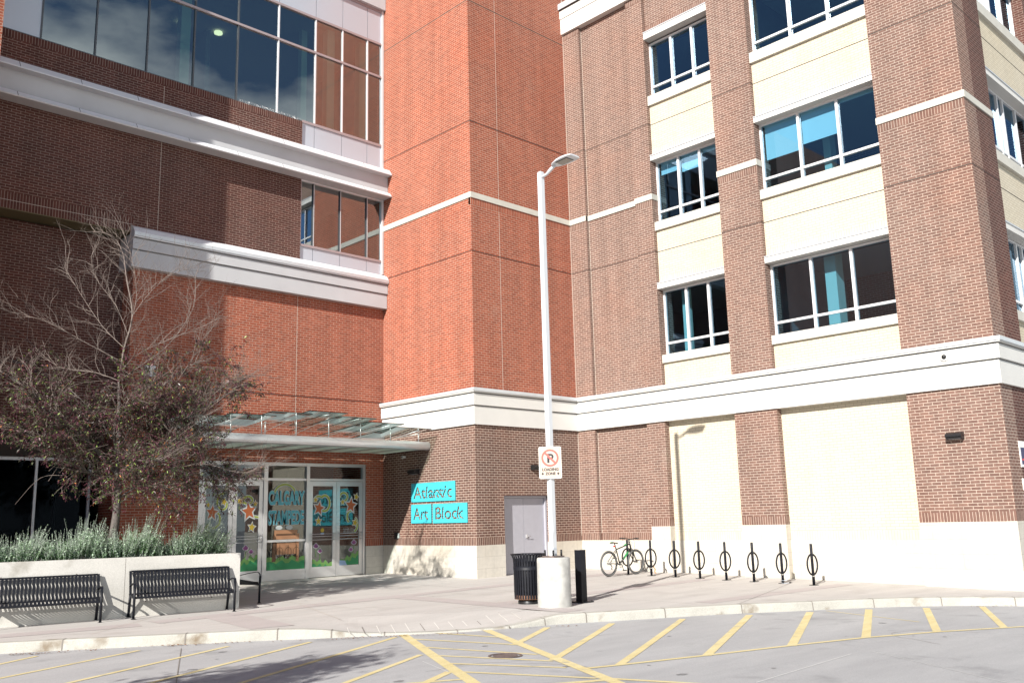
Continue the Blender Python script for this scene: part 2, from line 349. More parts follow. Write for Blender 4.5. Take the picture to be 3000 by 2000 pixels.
# spandrels + windows
win_rows = [(6.012, 7.93, 6.37, 5.785, 7.945, 8.13, 9.076), (9.965, 11.865, 10.31, 9.71, 11.865, 12.035, 13.028), (13.915, 15.70, 14.27, 13.62, 15.76, 15.995, None)]
bays = [(-5.555, -3.28, [-4.075, -4.82]), (-10.10, -6.78, [-7.92, -9.0])]
for bi, (y0, y1, mm) in enumerate(bays):
    zb = 4.2
    for (zs, zh, zt, zsb, l0, l1, jz) in win_rows:
        sp = MB(); sp.box(X1+RC, y0, zb, X1+.7, y1, zsb, B_crm)
        if zb > 5:
            sp.box(X1+RC-.003, y0, zb+.006, X1+.5, y1, zb+.205, B_crm_s); sp.box(X1+RC-.004, y0, pj-.009, X1+.4, y1, pj+.009, JOINT)
        sp.build('spandrel', bld); zb = l1; pj = jz
    sp = MB(); sp.box(X1+RC, y0, zb, X1+.7, y1, TOP, B_pnk); sp.box(X1+RC-.003, y0, zb+.006, X1+.5, y1, zb+.21, B_pnk_s); sp.build('spandrel', bld)
# end face spandrels
zb = 4.2; pj = None
for (zs, zh, zt, zsb, l0, l1, jz) in win_rows:
    sp = MB(); sp.box(5.97, YE+RC, zb, 9.8, -11.4, zsb, B_crm)
    if pj: sp.box(5.97, YE+RC-.004, pj-.009, 9.8, -11.5, pj+.009, JOINT)
    sp.build('spandrel', bld); zb = l1; pj = jz
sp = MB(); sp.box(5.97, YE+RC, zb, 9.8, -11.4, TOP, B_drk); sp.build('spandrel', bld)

def office_window(axis, a0, a1, mulls, row, blinds=()):
    zs, zh, zt, zsb, l0, l1, jz = row
    def bx(mb, u0, u1, d0, d1, z0, z1, m):
        if axis == 'x': mb.box(X1+d0, u0, z0, X1+d1, u1, z1, m)
        else: mb.box(u0, YE+d0, z0, u1, YE+d1, z1, m)
    f = MB(); fw = .055
    for u in [a0, a1]: bx(f, u-fw if u == a1 else u, u if u == a1 else u+fw, RW-.02, RW+.06, zs, zh, FRAME)
    i0, i1 = a0+fw, a1-fw
    bx(f, i0, i1, RW-.02, RW+.06, zs, zs+.05, FRAME); bx(f, i0, i1, RW-.02, RW+.06, zh-.05, zh, FRAME)
    us = sorted(mulls)
    cuts = [i0]+us+[i1]
    for u in us: bx(f, u-.035, u+.035, RW-.03, RW+.06, zs+.05, zh-.05, FRAME)
    for k in range(len(cuts)-1):
        lo = cuts[k]+(.035 if k else 0); hi = cuts[k+1]-(.035 if k < len(cuts)-2 else 0)
        bx(f, lo, hi, RW-.024, RW+.055, zt-.03, zt+.03, FRAME)
    fo = f.build('window', bld)
    p = MB()
    if axis == 'x': p.face([(X1+RW+.03, a0+.01, zs+.01), (X1+RW+.03, a1-.01, zs+.01), (X1+RW+.03, a1-.01, zh-.01), (X1+RW+.03, a0+.01, zh-.01)], G_RW)
    else: p.face([(a0+.01, YE+RW+.03, zs+.01), (a1-.01, YE+RW+.03, zs+.01), (a1-.01, YE+RW+.03, zh-.01), (a0+.01, YE+RW+.03, zh-.01)], G_RW)
    p.build('pane', fo, fix=False)
    q = MB(); e = .0
    bx(q, a0, a1, -.03+RC-.05, .7, zsb, zs, SILL)
    q.build('sill', fo)
    q = MB(); bx(q, a0, a1, .02, .7, l0, l1-.03, WHITE); bx(q, a0, a1, -.0, .7, l1-.03, l1, FLASH); q.build('lintel', fo)
    if zh < l0-.001:
        q = MB(); bx(q, a0, a1, .31, .7, zh, l0, MULL_D); q.build('head_trim', fo)
    for (k, frac) in blinds:
        lo, hi = cuts[k], cuts[k+1]
        q = MB(); bx(q, lo+.02, hi-.02, RW+.14, RW+.145, zh-frac*(zh-zs), zh, BLIND); q.build('blind', fo)
    return fo
blind_plan = {(0,1): [(2,.20),(1,.26),(0,.08)], (1,1): [(2,.52),(1,.46),(0,.06)], (0,2): [], (1,2): [(2,.0001)], (0,0): [], (1,0): []}
for bi, (y0, y1, mm) in enumerate(bays):
    for ri, row in enumerate(win_rows):
        row = list(row)
        office_window('x', y0, y1, mm, row, [b for b in blind_plan[(bi, ri)] if b[1] > .01])
for row in win_rows: office_window('y', 5.97, 9.8, [6.45, 7.45, 7.85, 8.8], row)

# ---- interiors of the right wing
it = MB()
for z0 in (4.6, 8.5, 12.45, 16.4):
    it.box(X1+.72, YE+.75, z0, 12.4, -.05, z0+.25, INCEIL)
it.box(10.0, YE+.75, 4.2, 10.2, -.05, 18, INWALL); it.box(X1+.72, -6.3, 4.9, 10.0, -6.1, 18, INWALL); it.box(X1+.72, -.25, 4.2, 10, -.05, 18, INWALL)
for z0 in (4.85, 8.75, 12.7): it.box(X1+.75, YE+.75, z0, 10, -.3, z0+.03, INFLOOR)
it.box(X1+.72, YE+.75, 4.2, 12.4, 0, 4.3, INFLOOR)
it.box(X1+.75, -8.35, 4.9, X1+1.15, -8.05, 8.5, INCOL); it.box(X1+.75, -3.75, 4.9, X1+1.0, -3.6, 8.5, INCOL); it.box(X1+1.2, -8.3, 8.8, X1+1.5, -8.1, 12.4, INCOL)
for y in (-3.9, -4.9, -7.5, -8.6, -9.6):
    for z in (4.88, 8.78, 12.73): it.box(X1+1.3, y-.35, z, X1+2.0, y+.35, z+.74, INWALL)
it.build('interior', bld)
for y, z in ((-9.75, 8.44), (-7.6, 12.38), (-9.2, 16.3), (-4.2, 8.44)):
    it = MB(); it.box(X1+1.5, y-.3, z, X1+2.1, y+.3, z+.05, LAMP_IN); it.build('ceiling_light', bld)

# ---- cornice round the tower and right wing
c = MB()
def run_corner(path, prof, mb, mat_of):
    # path: plan points; prof: (outward offset, z) list; outward = left of travel
    n = len(path); offs = []
    for i, p in enumerate(path):
        p = Vector((p[0], p[1]))
        def nrm(a, b): d = (Vector(b)-Vector(a)).normalized(); return Vector((-d.y, d.x))
        if i == 0: v = nrm(path[0], path[1])
        elif i == n-1: v = nrm(path[-2], path[-1])
        else:
            a = nrm(path[i-1], path[i]); b = nrm(path[i], path[i+1]); v = (a+b)/(1+a.dot(b))
        offs.append(v)
    for i in range(n-1):
        for k in range(len(prof)-1):
            (o0, z0), (o1, z1) = prof[k], prof[k+1]
            A = Vector((*path[i], 0)); B = Vector((*path[i+1], 0)); a = offs[i]; b = offs[i+1]
            mb.face([(A.x+a.x*o0, A.y+a.y*o0, z0), (B.x+b.x*o0, B.y+b.y*o0, z0), (B.x+b.x*o1, B.y+b.y*o1, z1), (A.x+a.x*o1, A.y+a.y*o1, z1)], mat_of[k])
    for i in (0, n-1):
        mb.face([(path[i][0]+offs[i].x*o, path[i][1]+offs[i].y*o, z) for o, z in prof], mat_of[0])
prof = [(-.3, 4.12), (.06, 4.12), (.06, 4.62), (.025, 4.625), (.025, 4.65), (.10, 4.655), (.10, 4.965), (.05, 4.97), (.05, 4.995), (.15, 5.00), (.15, 5.03), (.17, 5.032), (.17, 5.12), (-.3, 5.20)]
pm = [WHITE, WHITE, GROV_SHADE, GROV_SHADE, WHITE, WHITE, GROV_SHADE, GROV_SHADE, WHITE, WHITE, FLASH, FLASH, FLASH]
# travel so that outward is on the left: from the right end back to the left junction
path = [(12.5, -3), (12.5, YE), (X1, YE), (X1, 0), (0, 0), (0, D1-.02)]
path = path[::-1]
# outward must be left of travel for this order: check with the tower left face (outward -x, travel -y)
def flip(pr): return [(-o, z) for o, z in pr]
run_corner(path, flip(prof), c, pm)
wallpart(c, 'cornice', 'white stepped cornice band with grey flashing')
# upper cornice of the right wing
c = MB()
prof2 = [(-.3, 17.27), (.09, 17.27), (.09, 17.80), (.12, 17.81), (.12, 18.10), (.19, 18.12), (.19, 18.33), (-.3, 18.40)]
run_corner([(12.5, -3), (12.5, YE), (X1, YE), (X1, .13)][::-1], flip(prof2), c, [WHITE, WHITE, WHITE, WHITE, JOINT, FLASH, FLASH])
wallpart(c, 'cornice', 'upper white cornice at the roof edge')
c = MB(); c.box(X1+.3, YE+.1, 18.3, 12.4, 0, 18.36, INFLOOR); c.box(.1, .1, 24, 9, 8, 24.1, INFLOOR); wallpart(c, 'roof', None)

# grey service doors in the tower
d = MB(); d.box(1.055, .10, .0, 1.12, .25, 2.12, GREYDOOR); d.box(2.78, .10, .0, 2.845, .25, 2.12, GREYDOOR); d.box(1.055, .10, 2.12, 2.845, .25, 2.185, GREYDOOR)
df = d.build('door_frame', bld)
for x0, x1 in ((1.125, 1.945), (1.955, 2.775)):
    d = MB(); d.box(x0, .17, .03, x1, .22, 2.115, GREYDOOR); dd = d.build('service_door', bld); 
    if x0 > 1.5:
        h = MB(); h.box(x0+.06, .13, 1.0, x0+.10, .17, 1.1, ALU); h.tube([(x0+.08, .11, 1.05), (x0+.2, .11, 1.05)], .01, ALU); h.build('handle', dd)
d = MB(); d.box(1.05, -.02, -.3, 2.85, .3, .012, SILL); d.build('threshold', bld)

# ---- left facade
l = MB(); YU = D1-.03
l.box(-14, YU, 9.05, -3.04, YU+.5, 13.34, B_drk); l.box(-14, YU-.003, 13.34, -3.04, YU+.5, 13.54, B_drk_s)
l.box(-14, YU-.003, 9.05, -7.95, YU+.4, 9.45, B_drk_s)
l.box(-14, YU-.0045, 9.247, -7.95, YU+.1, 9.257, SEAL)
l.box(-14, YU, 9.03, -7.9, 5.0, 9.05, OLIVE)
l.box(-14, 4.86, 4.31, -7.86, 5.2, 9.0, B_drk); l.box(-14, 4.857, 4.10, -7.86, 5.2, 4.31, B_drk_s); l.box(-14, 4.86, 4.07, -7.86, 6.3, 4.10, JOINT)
l.box(-14, 5.55, 3.33, -7.86, 5.9, 4.05, JOINT)
l.box(-7.31, YU-.003, 9.2, -7.30, YU+.02, 13.3, SEAL)
wallpart(l, 'upper_wall', 'dark brown brick wall with soldier courses, mostly in shade')
l = MB()
l.box(-7.86, D1, 1.063, -5.87, 6, 3.25, B_red); l.box(-.63, D1, 1.063, 0, 6, 3.25, B_red); l.box(-7.86, D1, 3.25, 0, 6, 9.0, B_red)
for a, b in ((-7.86, -5.87), (-.63, 0)): l.box(a, D1-.003, .863, b, 6, 1.063, B_red_s); l.box(a, D1-.014, -.4, b, 6, .863, STONE)
l.box(-7.86, D1-.003, 5.14, 0, D1+.1, 5.165, JOINT); l.box(-3.08, D1-.003, 1.07, -3.068, D1+.1, 5.14, SEAL) if False else None
l.box(-3.08, D1-.003, 5.165, -3.068, D1+.1, 8.1, SEAL); l.box(-3.08, D1-.003, 3.6, -3.068, D1+.1, 5.14, SEAL)
wallpart(l, 'entrance_wall', 'orange red brick wall over the glass entrance')
# adjoining wing beyond the left edge of the view
l = MB(); l.box(-30, 1.845, -1, -11.88, 14, 19.3, B_red); wallpart(l, 'adjoining_wing', 'sunlit red brick wing at the far left')
# lower cornice
c = MB()
P3 = [(.05, 8.10), (-.20, 8.10), (-.20, 8.535), (-.165, 8.54), (-.165, 8.56), (-.24, 8.565), (-.24, 8.84), (-.20, 8.845), (-.20, 8.865), (-.285, 8.87), (-.285, 8.90), (-.31, 8.905), (-.31, 9.00), (-.20, 9.14), (.0, 9.235)]
m3 = [GREYW, GREYW, GROV_SHADE, GROV_SHADE, GREYW, GREYW, GROV_SHADE, GROV_SHADE, GREYW, TRIM_SUN, FLASH, FLASH, TRIM_SUN, TRIM_SUN]
def run_x(mb, x0, x1, prof, mats, base):
    for k in range(len(prof)-1):
        (o0, z0), (o1, z1) = prof[k], prof[k+1]
        mb.face([(x0, base+o0, z0), (x1, base+o0, z0), (x1, base+o1, z1), (x0, base+o1, z1)], mats[k])
    for x in (x0, x1): mb.face([(x, base+o, z) for o, z in prof], mats[0])
run_x(c, -8.0, -.012, P3, m3, D1)
c.box(-8.0, D1, 8.1, -7.86, 4.9, 8.99, GREYW)
for x in (-6.7, -5.2, -3.05): c.box(x, D1-.303, 8.905, x+.012, D1-.02, 9.0, JOINT)
wallpart(c, 'cornice', 'white stepped cornice above the entrance wall')
# steel like flange band
c = MB()
P4 = [(.0, 11.70), (-.44, 11.70), (-.47, 11.72), (-.36, 11.86), (-.24, 11.87), (-.24, 12.42), (-.47, 12.43), (-.47, 12.46), (-.34, 12.64), (.0, 12.80)]
run_x(c, -14, -.012, P4, [GREYW, TRIM_SUN, TRIM_SUN, GREYW, GREYW, GREYW, TRIM_SUN, TRIM_SUN, TRIM_SUN], D1)
for i in range(9):
    x = -12.4+1.42*i
    for (oa, za), (ob_, zb_) in (((-.474, 12.46), (-.344, 12.643)), ((-.474, 11.722), (-.364, 11.863))): c.face([(x, D1+oa, za), (x+.012, D1+oa, za), (x+.012, D1+ob_, zb_), (x, D1+ob_, zb_)], JOINT)
wallpart(c, 'ledge_band', 'wide white projecting ledge band shaped like a steel beam')
# curtain wall (upper)
XS = [-11.33, -10.45, -9.14, -7.80, -6.50, -5.19, -3.88, -2.59, -1.60, -.64, -.09]
f = MB(); YF = D1+.02
for i, x in enumerate(XS[1:-1]):
    m = MULL_D if x < -4.5 else FRAME
    f.box(x-.02, YF-.02, 13.58, x+.02, YF+.05, 15.93, m); f.box(x-.02, YF-.02, 16.0, x+.02, YF+.05, 17.10, m)
f.box(-.09, YF-.05, 9.25, -.02, YF+.1, 18.35, FRAME)
f.box(-14, YF-.035, 15.93, -.09, YF+.05, 16.0, MAUVE); f.box(-14, YF-.035, 17.10, -.09, YF+.05, 17.17, MAUVE); f.box(-3.04, YF-.035, 13.52, -.09, YF+.05, 13.60, MAUVE); f.box(-11.33, YF-.02, 13.545, -3.04, YF+.05, 13.58, MULL_D)
f.box(-14, YF-.035, 18.28, -.09, YF+.05, 18.36, MAUVE)
cw = f.build('curtain_wall', bld); cw['label'] = 'long strip of tall reflecting windows in the upper left wing'
p = MB()
p.face([(-10.45, YF+.02, 13.55), (-.09, YF+.02, 13.55), (-.09, YF+.02, 17.12), (-10.45, YF+.02, 17.12)], G_CW); p.build('pane', cw, fix=False)
def one_panel(x0, x1, z0, z1, par): q = MB(); q.box(x0, YF, z0, x1, YF+.03, z1, PANEL); q.build('panel', par)
for i in range(len(XS)-1): one_panel(XS[i]+.008, XS[i+1]-.008, 17.17, 18.28, cw)
one_panel(-14, -10.47, 13.55, 17.10, cw)
xs = [-3.04]+XS[-4:]
for i in range(len(xs)-1): one_panel(xs[i]+.008, xs[i+1]-.008, 12.70, 13.52, cw)
q = MB(); q.box(-14, YF+.03, 12.6, -.05, YF+.05, 18.4, JOINT) if False else q.box(-3.04, YF+.031, 12.6, -.05, YF+.05, 13.52, JOINT); q.box(-14, YF+.031, 17.12, -.05, YF+.06, 18.4, JOINT); q.build('backing', cw)
# parapet above
q = MB(); q.box(-14, D1-.12, 18.36, -.01, 6, 19.2, GREYW); q.build('parapet', bld)
# bird spikes
q = MB()
random.seed(3)
for i in range(56):
    x = -5.1+i*.036; a = random.uniform(-.4, .4)
    q.tube([(x, YU+.03, 13.54), (x+.05*a, YU+.0+.04*random.random(), 13.64)], .0025, ALU, n=3, caps=False)
q.build('bird_spikes', bld)
# lower window
XL = [-3.04, -2.58, -1.63, -.64, -.10]
f = MB()
for x in XL[1:-1]: f.box(x-.022, YF-.03, 9.70, x+.022, YF+.05, 11.66, MULL_D); f.box(x-.008, YF-.033, 9.70, x+.008, YF-.03, 11.66, FRAME)
f.box(-3.04, YF-.035, 9.63, -.10, YF+.05, 9.70, MAUVE); f.box(-3.04, YF-.03, 11.66, -.09, YF+.05, 11.71, FRAME); f.box(-3.04, YF-.03, 9.70, -3.01, YF+.05, 11.66, MAUVE)
lw = f.build('window', bld); lw['label'] = 'four pane window under the white ledge'
p = MB(); p.face([(-3.03, YF+.02, 9.66), (-.09, YF+.02, 9.66), (-.09, YF+.02, 11.68), (-3.03, YF+.02, 11.68)], G_CW); p.build('pane', lw, fix=False)
for i in range(4): one_panel(XL[i]+.008, XL[i+1]-.008, 9.12, 9.63, lw)
q = MB(); q.box(-3.04, YF+.031, 9.0, -.05, YF+.05, 9.63, JOINT); q.build('backing', lw)
# interior of the left wing
it = MB()
it.box(-14, 11, 4.1, -.1, 11.2, 18.2, INWALL)
for z in (9.0, 13.1): it.box(-14, YF+.1 if z > 12 else 5.9, z, -.1, 11, z+.2, INFLOOR)
it.box(-14, YF+.1, 17.16, -.1, 11, 17.3, INCEIL); it.box(-14, 5.9, 12.0, -.1, 11, 12.2, INCEIL); it.box(-3.0, YF+.1, 11.75, -.1, 5.9, 11.9, INCEIL)
for x in (-6.75, -1.95, -.72): it.box(x, YF+.35, 13.3, x+.28, YF+.6, 17.16, INCOL)
it.box(-2.55, YF+.9, 13.3, -2.35, YF+1.1, 17.16, INCOL)
it.box(-4.9, 7.0, 13.3, -4.75, 11, 17.1, INWALL)
it.box(-.12, YF+.2, 9.2, -.02, 11, 17.3, INWALL)
it.build('interior', bld)
for (x, y) in ((-5.6, 7.2), (-4.5, 7.0)):
    q = MB(); q.lathe((x, y, 17.08), [(0, .0), (.13, 0), (.13, .05), (0, .06)], LAMP_IN, n=20); q.build('ceiling_light', bld)
q = MB(); q.lathe((-3.2, 8.2, 15.45), [(0, .0), (.12, 0), (.12, .05), (0, .06)], LAMP_IN, n=20); q.tube([(-3.2, 8.2, 15.5), (-3.2, 8.2, 17.1)], .008, MULL_D); q.build('ceiling_light', bld)
# ground floor storefront, left
f = MB()
f.box(-14, 5.58, 3.25, -7.9, 5.68, 3.33, FRAME); f.box(-14, 5.6, -.2, -7.9, 5.7, .25, MULL_D)
for x in (-12.1, -10.8, -9.43, -8.16): f.box(x-.03, 5.58, .25, x+.03, 5.68, 3.25, FRAME)
sf = f.build('storefront', bld); p = MB(); p.face([(-14, 5.63, .2), (-7.9, 5.63, .2), (-7.9, 5.63, 3.3), (-14, 5.63, 3.3)], G_DK); p.build('pane', sf, fix=False)
it = MB(); it.box(-14, 9, -.1, -7.9, 9.1, 4, DARK); it.box(-14, 5.9, 3.9, -.2, 11, 4.0, DARK); it.box(-14, 5.9, -.12, -.1, 11, -.02, INFLOOR)
it.box(-7.85, 6.05, 0, -7.75, 9, 3.9, DARK); it.box(-7.75, 9.5, -.05, -.1, 9.6, 3.9, INWALL); it.box(-.2, 6.05, 0, -.1, 9.5, 3.9, INWALL)
it.box(-4.6, 6.9, 0, -4.2, 7.2, 3.9, INCOL); it.box(-7.74, 8.6, 0, -5.9, 8.7, 2.6, DARK)
it.build('interior', bld)

# ---- entrance doors
YD = D1+.05
f = MB()
ZG = .055
f.box(-5.87, YD-.02, ZG, -5.77, YD+.1, 3.165, ALU); f.box(-.72, YD-.02, ZG, -.63, YD+.1, 3.165, ALU); f.box(-5.87, YD-.02, 3.165, -.63, YD+.1, 3.25, ALU)
for a, b in ((-3.99, -3.87), (-2.645, -2.545)): f.box(a, YD-.03, ZG, b, YD+.1, 3.165, ALU)
for a, b in ((-5.77, -3.99), (-3.87, -2.645), (-2.545, -.72)): f.box(a, YD-.015, 2.755, b, YD+.09, 2.82, ALU)
f.box(-3.87, YD-.01, 1.08, -2.645, YD+.09, 1.14, ALU); f.box(-3.87, YD-.01, ZG, -2.645, YD+.08, .33, ALU); f.box(-3.87, YD-.03, .275, -2.645, YD-.01, .295, ALU)
ef = f.build('entrance_frame', bld); ef['label'] = 'silver aluminium entrance screen with painted centre window'
p = MB()
for a, b, c0, c1 in ((-5.77, -3.99, 2.82, 3.165), (-3.87, -2.645, 2.82, 3.165), (-2.545, -.72, 2.82, 3.165), (-3.87, -2.645, 1.14, 2.755), (-3.87, -2.645, .33, 1.08)):
    p.face([(a, YD+.04, c0), (b, YD+.04, c0), (b, YD+.04, c1), (a, YD+.04, c1)], G_DR)
p.build('pane', ef, fix=False)
leaves = []
for a, b in ((-5.765, -4.885), (-4.875, -3.995), (-2.54, -1.635), (-1.625, -.725)):
    f = MB(); st = .115
    f.box(a, YD, ZG+.01, a+st, YD+.05, 2.745, ALU); f.box(b-st, YD, ZG+.01, b, YD+.05, 2.745, ALU)
    f.box(a+st, YD, 2.61, b-st, YD+.05, 2.745, ALU); f.box(a+st, YD, ZG+.01, b-st, YD+.05, .35, ALU)
    o = f.build('glass_door', bld); leaves.append((o, a, b))
    p = MB(); p.face([(a+st, YD+.025, .35), (b-st, YD+.025, .35), (b-st, YD+.025, 2.61), (a+st, YD+.025, 2.61)], G_DR); p.build('pane', o, fix=False)
    h = MB()
    for z in (1.26, 1.19, 1.10): h.tube([(a+.05, YD-.06, z), (b-.05, YD-.06, z)], .009, ALU, n=6)
    for x in (a+.06, b-.06): h.tube([(x, YD, 1.28), (x, YD-.06, 1.28), (x, YD-.06, 1.08), (x, YD, 1.08)], .008, ALU, n=6)
    h.build('push_bar', o)
q = MB(); q.box(-5.9, D1-.05, -.2, -.6, 6, .05, SILL); q.build('threshold', bld)

# painted decorations behind the glass
YP = YD+.020
P_BLUE = plain('paint_blue', (.05,.42,.55), .6); P_WHT = plain('paint_white', (.52,.56,.56), .7); P_LIM = plain('paint_lime', (.30,.36,.05), .6)
P_ORG = plain('paint_orange', (.42,.11,.035), .6); P_YEL = plain('paint_yellow', (.48,.34,.03), .6); P_GRN = plain('paint_green', (.03,.24,.09), .6); P_GR2 = plain('paint_light_green', (.14,.30,.08), .6)
P_PUR = plain('paint_purple', (.30,.10,.26), .6); P_TAN = plain('paint_orange_sign', (.42,.21,.11), .6); P_BRN = plain('paint_brown', (.12,.06,.03), .6); P_TEAL = plain('paint_pale_teal', (.14,.42,.46), .6); P_LBL = plain('paint_pale_blue', (.30,.42,.62), .6)
def paint(mb, pts, m, k=0): mb.face([(x, YP-.002*k, z) for x, z in pts], m)
def star_pts(x, z, r, rot=0, inner=.45): return [(x+(r if i % 2 == 0 else r*inner)*math.sin(math.pi*i/5+rot)*.86, z+(r if i % 2 == 0 else r*inner)*math.cos(math.pi*i/5+rot)) for i in range(10)]
def star(mb, x, z, r, m, rot=0, k=1): paint(mb, star_pts(x, z, r*1.32, rot, .5), P_WHT, k); paint(mb, star_pts(x, z, r, rot), m, k+1)
def rope(mb, pts, wd, k=1):
    for ww, m, kk in ((wd*1.7, P_WHT, k), (wd, P_LIM, k+1)):
        for i in range(len(pts)-1):
            a = Vector(pts[i]); b = Vector(pts[i+1]); d = (b-a).normalized(); n = Vector((-d.y, d.x))*ww/2; e = d*ww*.2
            paint(mb, [a-e-n, b+e-n, b+e+n, a-e+n], m, kk+.02*i)
def arcp(cx, cz, rx, rz, a0, a1, n=14): return [(cx+rx*math.cos(R(a0+(a1-a0)*i/n)), cz+rz*math.sin(R(a0+(a1-a0)*i/n))) for i in range(n+1)]
def text_mesh(body, size, offset=0.0, extrude=0.0, space=1.0):
    cu = bpy.data.curves.new('t', 'FONT'); cu.body = body; cu.size = size; cu.offset = offset; cu.extrude = extrude; cu.space_character = space; cu.resolution_u = 4
    o = bpy.data.objects.new('t', cu); COL.objects.link(o)
    dg = bpy.context.evaluated_depsgraph_get(); dg.update()
    me = bpy.data.meshes.new_from_object(o.evaluated_get(dg)); bpy.data.objects.remove(o); return me
def place_text(body, name, parent, mat, org, ux, uz, w_, h_, offset=0.0, extrude=0.0, z_off=0.0):
    """text stretched to a w_ x h_ box whose lower left corner is org; ux, uz are world directions"""
    me = text_mesh(body, 1.0, offset, extrude); vs = [v.co.copy() for v in me.vertices]
    base = text_mesh(body, 1.0, 0.0, 0.0); bx = [v.co.x for v in base.vertices]; by = [v.co.y for v in base.vertices]
    x0, x1, y0, y1 = min(bx), max(bx), min(by), max(by); bpy.data.meshes.remove(base)
    ux = Vector(ux); uz = Vector(uz); nn = ux.cross(uz)
    for v, c in zip(me.vertices, vs): v.co = Vector(org)+ux*((c.x-x0)/(x1-x0)*w_)+uz*((c.y-y0)/(y1-y0)*h_)+nn*(c.z+z_off)
    me.materials.clear(); me.materials.append(mat)
    o = bpy.data.objects.new(name, me); COL.objects.link(o)
    if parent is not None: o.parent = parent
    return o
# grass and flowers on each leaf and the centre window
def grass(mb, a, b, zt, m=P_GRN, m2=P_GR2, zb=.35, slope=0):
    n = 12; top = [(a+(b-a)*i/n, zt+.04*math.sin(i*1.7)+.02*math.sin(i*4.1)+slope*i/n) for i in range(n+1)]
    paint(mb, [(a, zb)]+[(b, zb)]+top[::-1], m2, 0)
    top2 = [(x, z-.12) for x, z in top]; paint(mb, [(a, zb), (b, zb)]+top2[::-1], m, 1)
def flower(mb, x, z, s=.07):
    paint(mb, [(x-.006, z-.3), (x+.006, z-.3), (x+.006, z), (x-.006, z)], P_GR2, 1)
    for dx, dz in ((-.6,0),(.6,0),(0,.6),(0,-.3)): paint(mb, [(x+dx*s+s*.75*math.cos(t), z+dz*s+s*.75*math.sin(t)) for t in [i*math.pi/5 for i in range(10)]], P_WHT, 1.5)
    for dx, dz in ((-.6,0),(.6,0),(0,.6),(0,-.3)): paint(mb, [(x+dx*s+s*.5*math.cos(t), z+dz*s+s*.5*math.sin(t)) for t in [i*math.pi/5 for i in range(10)]], P_PUR, 2.5)
for idx, (o, a, b) in enumerate(leaves):
    A, Bb = a+.115, b-.115; wd = Bb-A; mb = MB()
    if idx == 0:
        grass(mb, A, Bb, .62); rope(mb, arcp(A+wd*.75, 2.18, .16, .22, 200, 80), .05); rope(mb, arcp(A+wd*.75, 2.1, .12, .12, 200, 400), .045); rope(mb, arcp(A+wd*.35, 1.72, .2, .22, 60, -90), .05); rope(mb, arcp(A+wd*.25, 1.45, .12, .17, 120, 260), .05)
        star(mb, A+wd*.3, 1.9, .2, P_ORG, .1, 3); star(mb, A+wd*.8, 2.18, .11, P_YEL, .3, 3); star(mb, A+wd*.12, 2.1, .08, P_YEL, 0, 3); star(mb, A+wd*.2, 1.12, .1, P_YEL, .2, 3)
    if idx == 1:
        grass(mb, A, Bb, .60, slope=.15); rope(mb, arcp(A+wd*.5, 2.22, .13, .1, -150, 170), .05); rope(mb, [(A+.05, 2.2), (A+wd*.3, 2.15)], .05); rope(mb, [(Bb-.12, 1.78), (Bb, 1.76)], .05)
        star(mb, A+wd*.55, 1.92, .24, P_ORG, -.15, 3); star(mb, A+wd*.12, 2.2, .10, P_YEL, .2, 3); star(mb, A+wd*.84, 2.12, .09, P_YEL, 0, 3); star(mb, A+wd*.7, 1.5, .13, P_YEL, .15, 3)
        flower(mb, A+wd*.45, .95); flower(mb, A+wd*.7, .85, .06)
    if idx == 2:
        grass(mb, A, Bb, .55, slope=-.1); rope(mb, arcp(A+wd*.6, 2.12, .17, .22, -120, 130), .055); rope(mb, arcp(A+wd*.3, 2.2, .14, .12, 60, 200), .05)
        star(mb, A+wd*.32, 1.98, .2, P_ORG, .2, 3); star(mb, A+wd*.15, 2.22, .09, P_YEL, .1, 3); star(mb, A+wd*.3, 1.62, .12, P_YEL, 0, 3); flower(mb, A+wd*.2, .92); flower(mb, A+wd*.4, .78, .06)
        paint(mb, arcp(A+wd*.5, 1.36, .06, .06, 0, 360, 16)[:-1], P_YEL, 2); paint(mb, [(A+wd*.42, 1.24), (A+wd*.58, 1.24), (A+wd*.58, 1.29), (A+wd*.42, 1.29)], P_LBL, 2)
    if idx == 3:
        grass(mb, A, Bb, .48, slope=.25); paint(mb, [(A, .35), (A+wd*.4, .35), (A+wd*.3, .48), (A, .5)], P_LBL, 2.2)
        rope(mb, arcp(A+wd*.2, 2.3, .13, .12, -100, 180), .05); rope(mb, arcp(A+wd*.6, 1.72, .14, .18, 60, 230), .05); rope(mb, arcp(A+wd*.75, 1.5, .12, .2, -80, 70), .05)
        star(mb, A+wd*.58, 2.05, .22, P_ORG, .1, 3); star(mb, A+wd*.86, 2.3, .11, P_YEL, .3, 3); star(mb, A+wd*.15, 2.15, .09, P_YEL, 0, 3); star(mb, A+wd*.8, 1.55, .12, P_YEL, .3, 3); flower(mb, A+wd*.75, .98); flower(mb, A+wd*.6, .78, .06)
        for k, tx in enumerate(('PLEASE CALL', '403 826 0604', 'FOR SECURITY')):
            place_text(tx, 'notice_text', o, P_WHT, (A+wd*.2, YP-.01, 1.36-.055*k), (1,0,0), (0,0,1), wd*.55, .036)
    mb.build('painted_decoration', o, fix=False)
mb = MB(); A, Bb = -3.86, -2.655; wd = Bb-A
grass(mb, A, Bb, .66, zb=.33); 
paint(mb, [(A+.24, 1.40), (A+.96, 1.40), (A+.96, 1.15), (A+.24, 1.15)], P_TAN, 1); paint(mb, [(A+.32, 1.06), (A+.92, 1.06), (A+.92, .74), (A+.32, .74)], P_TAN, 1); paint(mb, [(A+.30, 1.30), (A+.90, 1.30), (A+.90, 1.25), (A+.30, 1.25)], P_BRN, 2)
